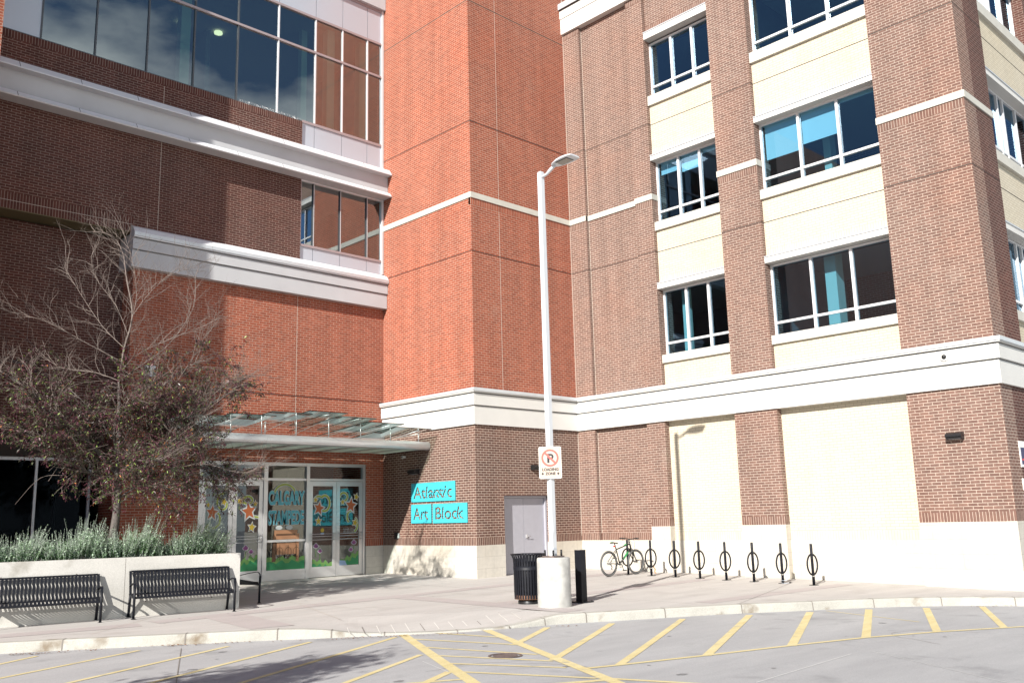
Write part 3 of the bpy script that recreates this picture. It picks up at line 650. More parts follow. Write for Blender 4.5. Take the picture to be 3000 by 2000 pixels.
paint(mb, [(A+.18, .55), (A+.30, .55), (A+.30, 1.2), (A+.22, 1.3)], P_BRN, 1.4); paint(mb, [(A+.93, .55), (A+1.02, .55), (A+1.02, 1.3), (A+.93, 1.3)], P_TAN, 1.4)
for k in range(3):
    x = A+.42+.26*k; paint(mb, [(x-.008, .6), (x+.008, .6), (x+.008, 1.0), (x-.008, 1.0)], P_BRN, 2)
    pts = arcp(x, .8, .1, .13, 0, 360, 20)
    for i in range(20): a = Vector(pts[i]); b = Vector(pts[i+1]); d = (b-a).normalized(); n = Vector((-d.y, d.x))*.006; paint(mb, [a-n, b-n, b+n, a+n], P_BRN, 2)
rope(mb, arcp(A+.55, 2.35, .34, .30, 10, 165), .05)
for cx, cz in ((A+.38, 1.47), (A+.7, 1.47)): paint(mb, arcp(cx, cz, .11, .06, 0, 360, 16)[:-1], P_WHT, 2)
mb.build('painted_decoration', ef, fix=False)
for tx, z0, h_ in (('CALGARY', 2.10, .36), ('STAMPEDE', 1.56, .36)):
    place_text(tx, 'painted_lettering', ef, P_WHT, (A+.05, YP-.006, z0), (1,0,0), (0,0,1), wd-.1, h_, offset=.055)
    place_text(tx, 'painted_lettering', ef, P_BLUE, (A+.05, YP-.010, z0), (1,0,0), (0,0,1), wd-.1, h_, offset=.03)
    place_text(tx, 'painted_lettering', ef, P_TEAL, (A+.05, YP-.014, z0), (1,0,0), (0,0,1), wd-.1, h_, offset=-.012)

# ================================================================== CANOPY
cn = empty('glass_canopy', 'steel and glass entrance canopy with overlapping glass sheets on thin posts', 'canopy', (-3.4, 2.0, 3.5)); CI = Matrix.Translation((-3.4, 2.0, 3.5)).inverted()
def local(o, mat): o.data.transform(mat); return o
YB = 2.0
b = MB()
n = 8
# fascia tube with rounded front
b.box(-7.0, YB, 3.55, -.02, YB+.10, 3.78, ALU)
pts = [(YB, 3.55), (YB-.05, 3.57), (YB-.075, 3.62), (YB-.075, 3.70), (YB-.05, 3.76), (YB, 3.785)]
for i in range(5): b.face([(-7.0, *pts[i]), (-.02, *pts[i]), (-.02, *pts[i+1]), (-7.0, *pts[i+1])], ALU, True)
for x in (-7.0, -.02): b.face([(x, *p) for p in pts], ALU)
b.box(-7.0, D1-.12, 3.60, -.02, D1-.005, 3.78, ALU)
local(b.build('beam', cn), CI)
b = MB()
for x in (-6.95, -6.1, -5.2, -4.3, -3.4, -2.5, -1.6, -.8, -.10):
    b.face([(x-.055, YB+.10, 3.56), (x+.055, YB+.10, 3.56), (x+.055, D1-.12, 3.62), (x-.055, D1-.12, 3.62)], ALU); b.face([(x-.055, YB+.10, 3.72), (x+.055, YB+.10, 3.72), (x+.055, D1-.12, 3.72), (x-.055, D1-.12, 3.72)], ALU)
    for dx in (-.055, .055): b.face([(x+dx, YB+.10, 3.56), (x+dx, D1-.12, 3.62), (x+dx, D1-.12, 3.72), (x+dx, YB+.10, 3.72)], ALU)
local(b.build('rafter', cn, fix=False), CI)
FROST = glass('frosted_soffit_glass', (.74,.82,.77), .06, .3)
_n = FROST.node_tree; _o = [q for q in _n.nodes if q.type == 'OUTPUT_MATERIAL'][0]; _m = [q for q in _n.nodes if q.type == 'MIX_SHADER'][0]
_t = _n.nodes.new('ShaderNodeBsdfTranslucent'); _t.inputs['Color'].default_value = (.62,.68,.63,1); _x = _n.nodes.new('ShaderNodeMixShader'); _x.inputs['Fac'].default_value = .45
_n.links.new(_m.outputs[0], _x.inputs[1]); _n.links.new(_t.outputs[0], _x.inputs[2]); _n.links.new(_x.outputs[0], _o.inputs['Surface'])
b = MB(); b.box(-6.95, YB+.12, 3.575, -.04, D1-.14, 3.583, FROST)
local(b.build('soffit_glass', cn), CI)
EDGE = plain('dark_glass_edge', (.012,.02,.018), .3)
panels = [(-7.6, -6.30, 4.10), (-6.43, -5.22, 4.18), (-5.34, -4.18, 4.29), (-4.28, -3.12, 4.37), (-3.40, -2.20, 4.28), (-2.50, -1.27, 4.18), (-1.60, -.30, 4.09)]
for x0, x1, z in panels:
    b = MB(); yf, yb = 1.5, 4.0; dz = .07*(yb-yf); th = .02
    def P(x, y, k): return (x, y, z-.07*(y-yf)+k)
    b.face([P(x0,yf,0), P(x1,yf,0), P(x1,yb,0), P(x0,yb,0)], G_CN); b.face([P(x0,yf,th), P(x1,yf,th), P(x1,yb,th), P(x0,yb,th)], G_CN)
    for a, c2 in (((x0,yf),(x1,yf)), ((x1,yf),(x1,yb)), ((x1,yb),(x0,yb)), ((x0,yb),(x0,yf))): b.face([P(*a,0), P(*c2,0), P(*c2,th), P(*a,th)], EDGE)
    local(b.build('glass_sheet', cn, fix=False), CI)
for x, z in ((-6.16, 4.14), (-5.33, 4.25), (-5.23, 4.13), (-4.345, 4.33), (-3.37, 4.33), (-2.355, 4.20), (-1.35, 4.12), (-.36, 4.05)):
    b = MB(); b.tube([(x, YB+.03, 3.78), (x, YB+.03, z-.035)], .014, ALU, n=8); b.tube([(x, YB+.03, z-.05), (x, YB+.03, z-.035)], .03, ALU, n=8)
    if x != -5.23: b.tube([(x, YB+.03, z-.05), (x, D1-.1, 3.95)], .008, ALU, n=6)
    local(b.build('post', cn), CI)

# ================================================================== SIGN ON THE TOWER
sg = empty('wall_sign', 'turquoise three plate sign with cut out letters reading Atlantic Art Block', 'sign', (-.02, 1.6, 2.05)); SI = Matrix.Translation((-.02, 1.6, 2.05)).inverted()
def cut_plate(body, y_left, y_right, z0, z1, ty0, ty1, tz0, tz1):
    # plate faces -x; its left edge (as seen) has the larger y
    cu = bpy.data.curves.new('t', 'FONT'); cu.body = body; cu.size = 1.0; cu.resolution_u = 6
    o = bpy.data.objects.new('t', cu); COL.objects.link(o)
    for q in bpy.context.selected_objects: q.select_set(False)
    bpy.context.view_layer.objects.active = o; o.select_set(True)
    bpy.ops.object.convert(target='CURVE')
    o = bpy.context.view_layer.objects.active; cu = o.data
    xs, ys = [], []
    for spn in cu.splines:
        for bp in spn.bezier_points: xs.append(bp.co.x); ys.append(bp.co.y)
    x0, x1, ya, yb = min(xs), max(xs), min(ys), max(ys)
    tw, thh = ty0-ty1, tz1-tz0
    def mapp(c): return Vector(((c.x-x0)/(x1-x0)*tw+(y_left-ty0), (c.y-ya)/(yb-ya)*thh+(tz0-z0), 0))
    for spn in cu.splines:
        for bp in spn.bezier_points:
            h1, h2, c0 = bp.handle_left.copy(), bp.handle_right.copy(), bp.co.copy()
            bp.handle_left_type = 'FREE'; bp.handle_right_type = 'FREE'
            bp.co = mapp(c0); bp.handle_left = mapp(h1); bp.handle_right = mapp(h2)
    rs = cu.splines.new('POLY'); rs.points.add(3); rs.use_cyclic_u = True
    W_, H_ = y_left-y_right, z1-z0
    for i, (a, b2) in enumerate(((0,0),(W_,0),(W_,H_),(0,H_))): rs.points[i].co = (a, b2, 0, 1)
    from mathutils.geometry import interpolate_bezier, delaunay_2d_cdt
    polys = [[(0,0),(W_,0),(W_,H_),(0,H_)]]
    for spn in cu.splines:
        if spn.type != 'BEZIER': continue
        bp = spn.bezier_points; pl = []
        for k in range(len(bp)):
            a, b2 = bp[k], bp[(k+1) % len(bp)]
            straight = (a.co-a.handle_right).cross(b2.co-a.co).length < 1e-7 and (b2.co-b2.handle_left).cross(b2.co-a.co).length < 1e-7
            pl += [(q.x, q.y) for q in interpolate_bezier(a.co, a.handle_right, b2.handle_left, b2.co, 2 if straight else 7)[:-1]]
        polys.append(pl)
    bpy.data.objects.remove(o)
    def area(pl): return sum(pl[k][0]*pl[(k+1) % len(pl)][1]-pl[(k+1) % len(pl)][0]*pl[k][1] for k in range(len(pl)))/2
    big = max(polys[1:], key=lambda pl: abs(area(pl))); sgn = 1 if area(big) > 0 else -1
    def grow(pl, d):
        o_ = []
        for k in range(len(pl)):
            a, b2, c2_ = Vector(pl[k-1]), Vector(pl[k]), Vector(pl[(k+1) % len(pl)])
            e1 = (b2-a).normalized(); e2 = (c2_-b2).normalized(); n1 = Vector((e1.y, -e1.x)); n2 = Vector((e2.y, -e2.x)); nn_ = n1+n2
            if nn_.length < .3: nn_ = n1
            o_.append(tuple(b2+nn_/max(.35, nn_.length_squared/2)*d*sgn*.5*2/2))
        return o_
    polys = [polys[0]]+[grow(pl, .015) for pl in polys[1:]]
    vs, es = [], []
    for pl in polys:
        b0 = len(vs); vs += [Vector(p) for p in pl]; es += [(b0+k, b0+(k+1) % len(pl)) for k in range(len(pl))]
    cv, cedge, cf, _a, _b, _c = delaunay_2d_cdt(vs, es, [], 0, 1e-6)
    def inside(p):
        c_ = 0
        for pl in polys:
            for k in range(len(pl)):
                (xa, ya_), (xb, yb_) = pl[k], pl[(k+1) % len(pl)]
                if (ya_ > p[1]) != (yb_ > p[1]) and p[0] < (xb-xa)*(p[1]-ya_)/(yb_-ya_)+xa: c_ += 1
        return c_ % 2 == 1
    mb = MB(); sg_v = lambda p, k: SI @ Vector((-.034 if k else -.022, y_left-p[0], z0+p[1]))
    for f_ in cf:
        P = [cv[i_] for i_ in f_]; ce_ = (sum(p[0] for p in P)/len(P), sum(p[1] for p in P)/len(P))
        if inside(ce_): mb.face([sg_v(p, 1) for p in P][::-1], CYAN); mb.face([sg_v(p, 0) for p in P], CYAN)
    for pl in polys:
        for k in range(len(pl)): a, b2 = pl[k], pl[(k+1) % len(pl)]; mb.face([sg_v(a, 0), sg_v(b2, 0), sg_v(b2, 1), sg_v(a, 1)], CYAN)
    ob = mb.build('sign_plate', sg, fix=False); ob['label'] = 'turquoise plate with the word '+body+' cut out'
    return ob
cut_plate('Atlantic', 2.803, .826, 2.09, 2.622, 2.69, .96, 2.185, 2.52)
cut_plate('Art', 2.812, 1.886, 1.487, 2.018, 2.70, 2.02, 1.59, 1.92)
cut_plate('Block', 1.819, .330, 1.479, 2.012, 1.70, .47, 1.585, 1.92)

# wall mounted bits
def wall_pack(loc, nx, ny, label):
    e = empty('wall_light', label, 'wall light', loc, math.atan2(ny, nx), 'black wall lights on the brickwork')
    m = MB()
    # local +x is outwards
    m.v = []; pr = [(0,.07),(.10,.075),(.19,.03),(.20,-.02),(.17,-.03),(.16,-.07),(0,-.07)]
    for y in (-.17, .17): m.face([(x, y, z) for x, z in pr], BLACKM)
    for i in range(len(pr)):
        (xa, za), (xb, zb2) = pr[i], pr[(i+1) % len(pr)]; m.face([(xa,-.17,za),(xb,-.17,zb2),(xb,.17,zb2),(xa,.17,za)], BLACKM)
    m.build('housing', e)
    m = MB(); m.box(.03, -.13, -.078, .14, .13, -.071, ALU); m.build('lens', e)
    return e
wall_pack((0, 2.62, 2.96), -1, 0, 'black wall light in the shade under the canopy')
wall_pack((2.30, 0, 2.98), 0, -1, 'black wall light above the grey double doors')
wall_pack((X1, -11.10, 3.08), -1, 0, 'black wall light on the right hand corner pier')
e = empty('security_camera', 'round white dome camera on the white cornice at right', 'security camera', (X1-.09, -11.08, 4.82))
m = MB(); 
for k in range(1): m.ring((-.02, 0, 0), (0,1,0), (0,0,1), .07, .028, WHITE, 28, 10)
m.obox((-.01,0,0), (1,0,0), (0,1,0), (0,0,1), .02, .06, .06, WHITE); m.build('housing', e)
m = MB(); m.tube([(-.03,0,0),(-.05,0,0),(-.07,0,0),(-.08,0,0)], [.055,.05,.035,.01], BLACKM, n=16); m.build('lens', e)
e = empty('entry_camera', 'small white camera on the wall under the canopy end', 'security camera', (0, 3.15, 3.42))
m = MB(); m.box(-.10, -.05, -.03, -.0, .05, .04, WHITE); m.box(-.12, -.02, -.05, -.06, .02, -.03, WHITE); m.build('housing', e, .008)
m = MB(); m.tube([(-.10,0,0),(-.115,0,0)], .02, BLACKM, n=12); m.build('lens', e)
e = empty('door_intercom', 'black intercom box with a white card reader low on the shaded tower wall', 'intercom', (0, 3.5, 1.14))
m = MB(); m.box(-.05, .0, -.10, 0, .12, .10, BLACKM); m.build('housing', e, .01)
m = MB(); m.box(-.035, -.09, -.07, 0, -.03, .07, P_WHT); m.build('card_reader', e, .005)
e = empty('junction_box', 'small grey metal box on the brick wall behind the tree', 'utility box', (-7.35, D1, 5.47))
m = MB(); m.box(-.13, -.14, -.14, .13, 0, .14, PANEL); m.box(-.10, -.15, -.11, .10, -.14, .11, ALU); m.build('housing', e, .01)

# signs on the end face
SGN_R = plain('sign_red', (.62,.05,.04), .5); SGN_D = plain('sign_navy', (.03,.03,.10), .5); SGNW = plain('sign_white', (.80,.79,.75), .45)
e = empty('notice_sign', 'larger white notice board with dark panel at the extreme right edge', 'sign', (4.87, YE, 2.36), 0)
m = MB(); m.box(0, -.02, 0, .5, -.003, .56, SGNW); m.build('board', e); m = MB(); m.box(.05, -.025, .06, .45, -.02, .42, SGN_D); m.box(.08, -.03, .14, .42, -.025, .18, SGN_R); m.build('printed_panel', e)
e = empty('notice_sign', 'small plain white notice below the larger one at the right edge', 'sign', (4.82, YE, 1.87), 0)
m = MB(); m.box(0, -.02, 0, .4, -.003, .25, SGNW); m.build('board', e); m = MB(); m.box(.05, -.024, .1, .35, -.02, .13, SGN_D); m.build('printed_panel', e)
e = empty('meter_box', 'grey steel meter box on the end wall at the right edge', 'utility box', (4.80, YE, 1.4))
m = MB(); m.box(0, -.12, 0, .4, -.003, .38, PANEL); m.build('housing', e, .01); m = MB(); m.box(.02, -.13, .02, .38, -.12, .36, ALU); m.build('lid', e)

# ================================================================== GROUND
def ground_mat(name, c1, c2, speck, scale=1.2, rough=.9, bump=.15, stain=None):
    m, nt, b = new_mat(name); ge = nt.nodes.new('ShaderNodeNewGeometry')
    n = nt.nodes.new('ShaderNodeTexNoise'); n.inputs['Scale'].default_value = scale; n.inputs['Detail'].default_value = 8; n.inputs['Roughness'].default_value = .65
    n2 = nt.nodes.new('ShaderNodeTexNoise'); n2.inputs['Scale'].default_value = 60; n2.inputs['Detail'].default_value = 3
    mpn = nt.nodes.new('ShaderNodeMapping'); mpn.inputs['Rotation'].default_value = (0, 0, R(-32)); mpn.inputs['Scale'].default_value = (.35, 1.6, 1)
    nt.links.new(ge.outputs['Position'], mpn.inputs['Vector']); nt.links.new(mpn.outputs[0], n.inputs['Vector']); nt.links.new(ge.outputs['Position'], n2.inputs['Vector'])
    rr = nt.nodes.new('ShaderNodeValToRGB'); rr.color_ramp.elements[0].position = .32; rr.color_ramp.elements[1].position = .68; rr.color_ramp.elements[0].color = (*c1,1); rr.color_ramp.elements[1].color = (*c2,1)
    nt.links.new(n.outputs['Fac'], rr.inputs['Fac'])
    r2 = nt.nodes.new('ShaderNodeMapRange'); r2.inputs['From Min'].default_value = .3; r2.inputs['From Max'].default_value = .7; r2.inputs['To Min'].default_value = 1-speck; r2.inputs['To Max'].default_value = 1+speck*.7
    nt.links.new(n2.outputs['Fac'], r2.inputs['Value'])
    sc = nt.nodes.new('ShaderNodeVectorMath'); sc.operation = 'SCALE'; nt.links.new(rr.outputs[0], sc.inputs[0]); nt.links.new(r2.outputs[0], sc.inputs['Scale']); 
    last = sc.outputs['Vector']
    if stain:
        n3 = nt.nodes.new('ShaderNodeTexNoise'); n3.inputs['Scale'].default_value = stain[1]; n3.inputs['Detail'].default_value = 5; nt.links.new(ge.outputs['Position'], n3.inputs['Vector'])
        r3 = nt.nodes.new('ShaderNodeMapRange'); r3.inputs['From Min'].default_value = .60; r3.inputs['From Max'].default_value = .74; r3.inputs['To Max'].default_value = stain[2]; nt.links.new(n3.outputs['Fac'], r3.inputs['Value'])
        mxx = nt.nodes.new('ShaderNodeMixRGB'); mxx.inputs['Color2'].default_value = (*stain[0],1); nt.links.new(r3.outputs[0], mxx.inputs['Fac']); nt.links.new(last, mxx.inputs['Color1']); last = mxx.outputs[0]
    nt.links.new(last, b.inputs['Base Color']); b.inputs['Roughness'].default_value = rough; b.inputs['Specular IOR Level'].default_value = .3
    bu = nt.nodes.new('ShaderNodeBump'); bu.inputs['Strength'].default_value = bump; bu.inputs['Distance'].default_value = .004; nt.links.new(n2.outputs['Fac'], bu.inputs['Height']); nt.links.new(bu.outputs['Normal'], b.inputs['Normal'])
    return m
PAVE = ground_mat('pavement_concrete', (.45,.428,.408), (.53,.505,.482), .08, 1.3, stain=((.33,.30,.28), .9, .45))
PINK = ground_mat('pink_concrete', (.42,.375,.366), (.47,.425,.414), .08, 1.3)
ROAD = ground_mat('road_concrete', (.35,.35,.358), (.43,.43,.435), .12, .9, stain=((.21,.21,.215), 1.6, .5))
KERB = ground_mat('kerb_concrete', (.37,.36,.325), (.46,.45,.41), .14, 2.2, stain=((.17,.125,.08), 2.2, .9))
YEL = ground_mat('yellow_road_paint', (.60,.50,.25), (.70,.61,.35), .12, 3.0, stain=((.36,.34,.28), 3.5, .8))
GROOVE = plain('pale_groove', (.66,.64,.60), .9); GRO_D = plain('dark_groove', (.20,.18,.16), .9); SEAMW = plain('pale_scratch', (.58,.58,.57), .9)

def lin(a, b, n): return [a+(b-a)*i/n for i in range(n+1)]
# road
m = MB(); xs = [-300,-120,-60,-35]+lin(-24, 12, 60)+[25,60,150,400]; ys = [-300,-120,-60,-35]+lin(-22, 8, 50)+[25,60,150,400]
nx, ny = len(xs), len(ys)
for y in ys:
    for x in xs: m.v.append((x, y, g(x, y)-.155))
for j in range(ny-1):
    for i in range(nx-1): m.f.append([j*nx+i, j*nx+i+1, (j+1)*nx+i+1, (j+1)*nx+i]); m.m.append(m.mi(ROAD)); m.sm.append(False)
tag(m.build('road'), kind='structure')
# kerb path (road side top edge) and its drop at the ramp
KP = [(-30,7.5,0),(-16,-.35,0),(-12.27,-2.72,0),(-11.1,-3.55,0),(-9.75,-4.55,0),(-8.9,-5.15,0),(-8.35,-5.60,.03),(-7.9,-5.95,.10),(-7.2,-6.50,.13),(-6.4,-7.0,.13),(-5.75,-7.25,.12),(-5.2,-7.40,.06),(-4.75,-7.55,0),(-3.9,-7.98,0),(-2.7,-8.55,0),(-1.6,-9.1,0),(-.6,-9.72,0),(.3,-10.22,0),(1.2,-10.82,0),(2.0,-11.55,0),(2.65,-12.4,0),(5,-16,0),(9,-24,0)]
def subdiv(P, k=4):
    o = []
    for i in range(len(P)-1):
        p0 = P[max(i-1,0)]; p1 = P[i]; p2 = P[i+1]; p3 = P[min(i+2,len(P)-1)]
        for j in range(k):
            t = j/k; q = []
            for c in range(3): q.append(.5*((2*p1[c])+(-p0[c]+p2[c])*t+(2*p0[c]-5*p1[c]+4*p2[c]-p3[c])*t*t+(-p0[c]+3*p1[c]-3*p2[c]+p3[c])*t**3))
            o.append(tuple(q))
    o.append(P[-1]); return o
KS = subdiv(KP, 4)
m = MB(); rows = []
for i, (x, y, d) in enumerate(KS):
    a = Vector(KS[max(i-1,0)][:2]); b2 = Vector(KS[min(i+1,len(KS)-1)][:2]); tt = (b2-a).normalized(); nn = Vector((-tt.y, tt.x))  # towards the building
    top = g(x, y)-max(d,0)+.004; road = g(x, y)-.17
    pr = [(-.02, road), (-.0, top-.025), (.02, top-.003), (.06, top), (.17, top+.001), (.175, top-.05)]
    rows.append([(x+nn.x*o, y+nn.y*o, z) for o, z in pr])
for i in range(len(rows)-1):
    for k in range(len(rows[0])-1): m.face([rows[i][k], rows[i+1][k], rows[i+1][k+1], rows[i][k+1]], KERB, False)
kerb = tag(m.build('kerb'), kind='structure')
m = MB()   # joints across the kerb
for i in range(9, len(KS)-6, 1):
    if i % 5: continue
    r0 = rows[i]; t_ = (Vector(rows[i+1][0])-Vector(rows[i][0])).normalized()*.02
    pts = [Vector(p) for p in r0[:5]]
    off = Vector((-(Vector(rows[i+1][0])-Vector(rows[i][0])).y, (Vector(rows[i+1][0])-Vector(rows[i][0])).x, 0)).normalized()*-.004
    for k in range(4):
        a, b2 = pts[k]+off+Vector((0,0,.003)), pts[k+1]+off+Vector((0,0,.003)); m.face([a, a+t_, b2+t_, b2], GRO_D)
tag(m.build('kerb_joints', fix=False), kind='structure')
# pavement
m = MB(); steps = [0, .35, .8, 1.4, 2.2, 3.2, 4.5, 6, 8, 10, 13, 17, 22]; bd = Vector((.56, .83))
cols = []
for i, (x, y, d) in enumerate(KS):
    a = Vector(KS[max(i-1,0)][:2]); b2 = Vector(KS[min(i+1,len(KS)-1)][:2]); tt = (b2-a).normalized(); nn = Vector((-tt.y, tt.x))
    c = []
    for s_ in steps:
        px, py = x+nn.x*.17+bd.x*s_, y+nn.y*.17+bd.y*s_
        c.append((px, py, g(px, py)-max(d, 0)*max(0, 1-s_/1.4)))
    cols.append(c)
for i in range(len(cols)-1):
    for k in range(len(steps)-1): m.face([cols[i][k], cols[i+1][k], cols[i+1][k+1], cols[i][k+1]], PAVE)
tag(m.build('pavement', fix=False), kind='structure')
def sheet(mb, a, b2, wd, mat, lift, zoff=0.0, seg=.6):
    a = Vector(a); b2 = Vector(b2); n_ = max(1, int((b2-a).length/seg)); d = (b2-a).normalized(); nn = Vector((-d.y, d.x))*wd/2
    for i in range(n_):
        p = a+(b2-a)*i/n_; q = a+(b2-a)*(i+1)/n_
        mb.face([(v.x, v.y, g(v.x, v.y)+zoff+lift) for v in (p-nn, q-nn, q+nn, p+nn)], mat)
m = MB()
sheet(m, (-9.6, -2.05), (-3.9, -2.05), .55, PINK, .004); sheet(m, (-4.2, -2.33), (-4.2, -7.35), .55, PINK, .004); sheet(m, (-8.35, -2.33), (-8.75, -4.75), .75, PINK, .004); sheet(m, (-3.92, -2.05), (3.5, -2.05), .45, PINK, .004)
sheet(m, (-3.92, -5.2), (3.1, -5.2), .4, PINK, .004); sheet(m, (-1.7, -8.35), (3.6, -8.55), .4, PINK, .004); sheet(m, (-12.5, -1.5), (-9.9, -2.2), .6, PINK, .004)
tag(m.build('pavement_bands', fix=False), kind='structure')
m = MB()   # score lines in the pavement and the dropped kerb ramp
def zr(x, y): return g(x, y)
for k in range(13):
    a = Vector((-7.75+.24*k, -5.42-.08*k)); b2 = a+Vector((-.36,-.62)); 
    n_ = 3
    for i in range(n_):
        p = a+(b2-a)*i/n_; q = a+(b2-a)*(i+1)/n_; t_ = Vector((.012, -.006))
        def zz(v):
            best = min(((v.x-x)**2+(v.y-y)**2, d) for x, y, d in KS)
            return g(v.x, v.y)-max(best[1],0)*max(0, 1-(max(best[0]**.5-.17,0))/1.55)+.006
        m.face([(p.x, p.y, zz(p)), (q.x, q.y, zz(q)), (q.x+t_.x, q.y+t_.y, zz(q)), (p.x+t_.x, p.y+t_.y, zz(p))], GRO_D if k % 4 == 1 else GROOVE)
for a, b2 in (((-11,-2.9),(-9.3,-1.2)), ((-7.5,-4.9),(-6.3,-1.5)), ((-5.9,-5.2),(4.2,-3.9)), ((-1.5,-9),(3.2,-7.4)), ((-6.2,-4),(-6.2,3)), ((-2,-8.4),(-2,4)), ((-9.5,-3.4),(3.5,-3.4)), ((.9,-9.5),(.9,0)), ((2.2,-7),(4.1,-7))):
    sheet(m, a, b2, .010, GRO_D if a[0] > -5 else SEAL, .0065)
tag(m.build('pavement_joints', fix=False), kind='structure')
# road markings
m = MB(); RZ = -.155
LN = [(-14.3,-5.15,-12.01,-3.6,.085),(-14.3,-6.1,-10.8,-4.39,.085),(-14.3,-7.55,-9.75,-5.19,.085),(-13.6,-8.4,-8.73,-5.88,.085),(-11.8,-8.75,-7.57,-6.54,.085),(-11.11,-9.83,-8.54,-8.41,.085),
(-6.9,-6.51,-6.62,-7.91,.07),(-7.59,-6.92,-7.05,-8.74,.07),(-8.05,-7.77,-7.56,-9.7,.07),(-8.48,-8.6,-7.85,-10.27,.07),(-8.85,-9.26,-8.14,-10.77,.07),(-9.17,-9.95,-8.49,-11.57,.07),(-10.3,-10.45,-9.23,-9.85,.11),(-10.08,-10.1,-9.45,-10.42,.08),(-9.6,-11.2,-8.46,-11.75,.11),(-8.45,-11.6,-7.8,-13.4,.085),
(-7.09,-8.76,-5.27,-7.68,.115),(-7.79,-10.21,-4.21,-8.2,.115),(-7.56,-11.14,-2.97,-8.78,.115),(-6.28,-11.55,-1.77,-9.38,.125),(-4.79,-11.93,-.69,-9.98,.13),(-3.36,-12.32,.37,-10.6,.13),(-2.07,-12.83,1.25,-11.3,.125),(-.92,-13.4,2.15,-11.98,.115)]
for i, (a, b2, c2, d2, w_) in enumerate(LN): sheet(m, (a,b2), (c2,d2), w_, YEL, .004+.0004*(i % 4), RZ)
sheet(m, (-7.32,-6.40), (-10.3,-12.05), .155, YEL, .006, RZ); sheet(m, (-6.1,-7.05), (-8.75,-12.3), .155, YEL, .006, RZ)
BS = [(-8.09,-10.99),(-7.65,-11.13),(-6.34,-11.51),(-4.82,-11.9),(-3.37,-12.31),(-2.06,-12.84),(-.59,-13.58),(1.04,-14.49),(4,-16.5)]
for i in range(len(BS)-1): sheet(m, BS[i], BS[i+1], .085, YEL, .0055+.0001*(i % 2), RZ)
tag(m.build('road_markings', fix=False), kind='structure')
m = MB()
sheet(m, (-10.30,-4.75), (-12.6,-9.6), .014, GRO_D, .0035, RZ); sheet(m, (-8.9,-8.9), (-9.9,-11.6), .012, SEAMW, .0035, RZ); sheet(m, (-5.0,-12.9), (-7.6,-13.1), .02, SEAMW, .0035, RZ); sheet(m, (-4.6,-13.0), (-6.5,-16), .012, SEAMW, .0035, RZ); sheet(m, (-3.6,-12.6), (-1.0,-14.4), .012, SEAMW, .0035, RZ)
sheet(m, (-.31,-10.1), (-.97,-12.1), .04, YEL, .0035, RZ)
def blob(mb, x, y, r_, mat, lift, zo, seed):
    random.seed(seed); P = [(x+r_*math.cos(a)*q, y+r_*.8*math.sin(a)*q) for a, q in ((k*math.pi/6, random.uniform(.6,1.15)) for k in range(12))]
    mb.face([(a, b_, g(a, b_)+zo+lift) for a, b_ in P], mat)
OIL = plain('oil_spot', (.20,.20,.205), .7); GUM = plain('gum_spot', (.25,.24,.23), .8)
random.seed(31)
pts_ = [(random.uniform(-13,2), random.uniform(-14,-5), random.uniform(.02,.09)) for k in range(46)]
for k, (x, y, r_) in enumerate(pts_):
    if -.62*(x+8.3)-5.2 > y+.4: blob(m, x, y, r_, OIL, .0032, RZ, k)
def crack(mb, x, y, a, n_, mat, lift, zo, seed, st=.16):
    random.seed(seed)
    for k in range(n_):
        a += random.gauss(0,.35); x2, y2 = x+st*math.cos(a), y+st*math.sin(a); sheet(mb, (x,y), (x2,y2), .008, mat, lift, zo); x, y = x2, y2
crack(m, -9.4,-9.6,-.7,16,GRO_D,.0034,RZ,1); crack(m, -3.4,-13.4,.3,18,GRO_D,.0034,RZ,2); crack(m, -6.3,-8.3,-1.2,9,GRO_D,.0034,RZ,3)
tag(m.build('road_seams', fix=False), kind='structure')
m = MB(); random.seed(8)
for k in range(60):
    x, y = random.uniform(-11,3.5), random.uniform(-8,0); 
    if y > -.45*(x+9)-3.6: blob_s = random.getstate(); blob(m, x, y, random.Random(k).uniform(.01,.03), GUM, .0072, 0, k+90); random.setstate(blob_s)
crack(m, -11.6,-2.5,.9,10,GRO_D,.007,0,5,.1); crack(m, -5.2,-6.4,.4,10,GRO_D,.007,0,6,.12)
tag(m.build('pavement_spots', fix=False), kind='structure')

zr_ = g(-7.91, -9.44)-.155
e = empty('manhole_cover', 'round rusty manhole cover between the yellow road lines', 'manhole cover', (-7.91, -9.44, zr_))
IRON = plain('rusty_iron', (.20,.16,.15), .6, .5, var=.4, vscale=14, bump=.4)
m = MB(); m.lathe((0,0,0), [(.17,.007),(.15,.009),(.14,.006),(.07,.006),(.06,.009),(0,.009)], IRON, 32); m.build('lid', e)
m = MB(); m.lathe((0,0,0), [(.235,.0065),(.23,.011),(.2,.011),(.195,.004)], IRON, 32); m.build('frame', e)

# leaf litter along the kerb
LIT = plain('dry_leaf_litter', (.22,.11,.05), .9, var=.5, vscale=30)
random.seed(11); m = MB()
for cx, cy, n_, sx in ((-12.0,-3.28,90,.22),(-11.3,-3.72,22,.25),(-10.2,-4.42,60,.25),(-9.6,-4.85,40,.25),(-8.0,-6.2,60,.4),(-7.3,-6.7,50,.5),(-5.4,-7.55,30,.4),(2.2,-12.1,25,.25)):
    for i in range(n_):
        t = random.gauss(0, sx); x = cx+t*.8; y = cy-t*.6+random.gauss(0,.035); z = g(x,y)-.15+random.random()*.012; a = random.random()*6.3; s_ = random.uniform(.012,.03)
        ux = Vector((math.cos(a), math.sin(a), random.uniform(-.3,.3)))*s_; uy = Vector((-math.sin(a), math.cos(a), random.uniform(-.3,.3)))*s_*.45; p = Vector((x,y,z+.008))
        m.face([p-ux, p+uy, p+ux, p-uy], LIT)
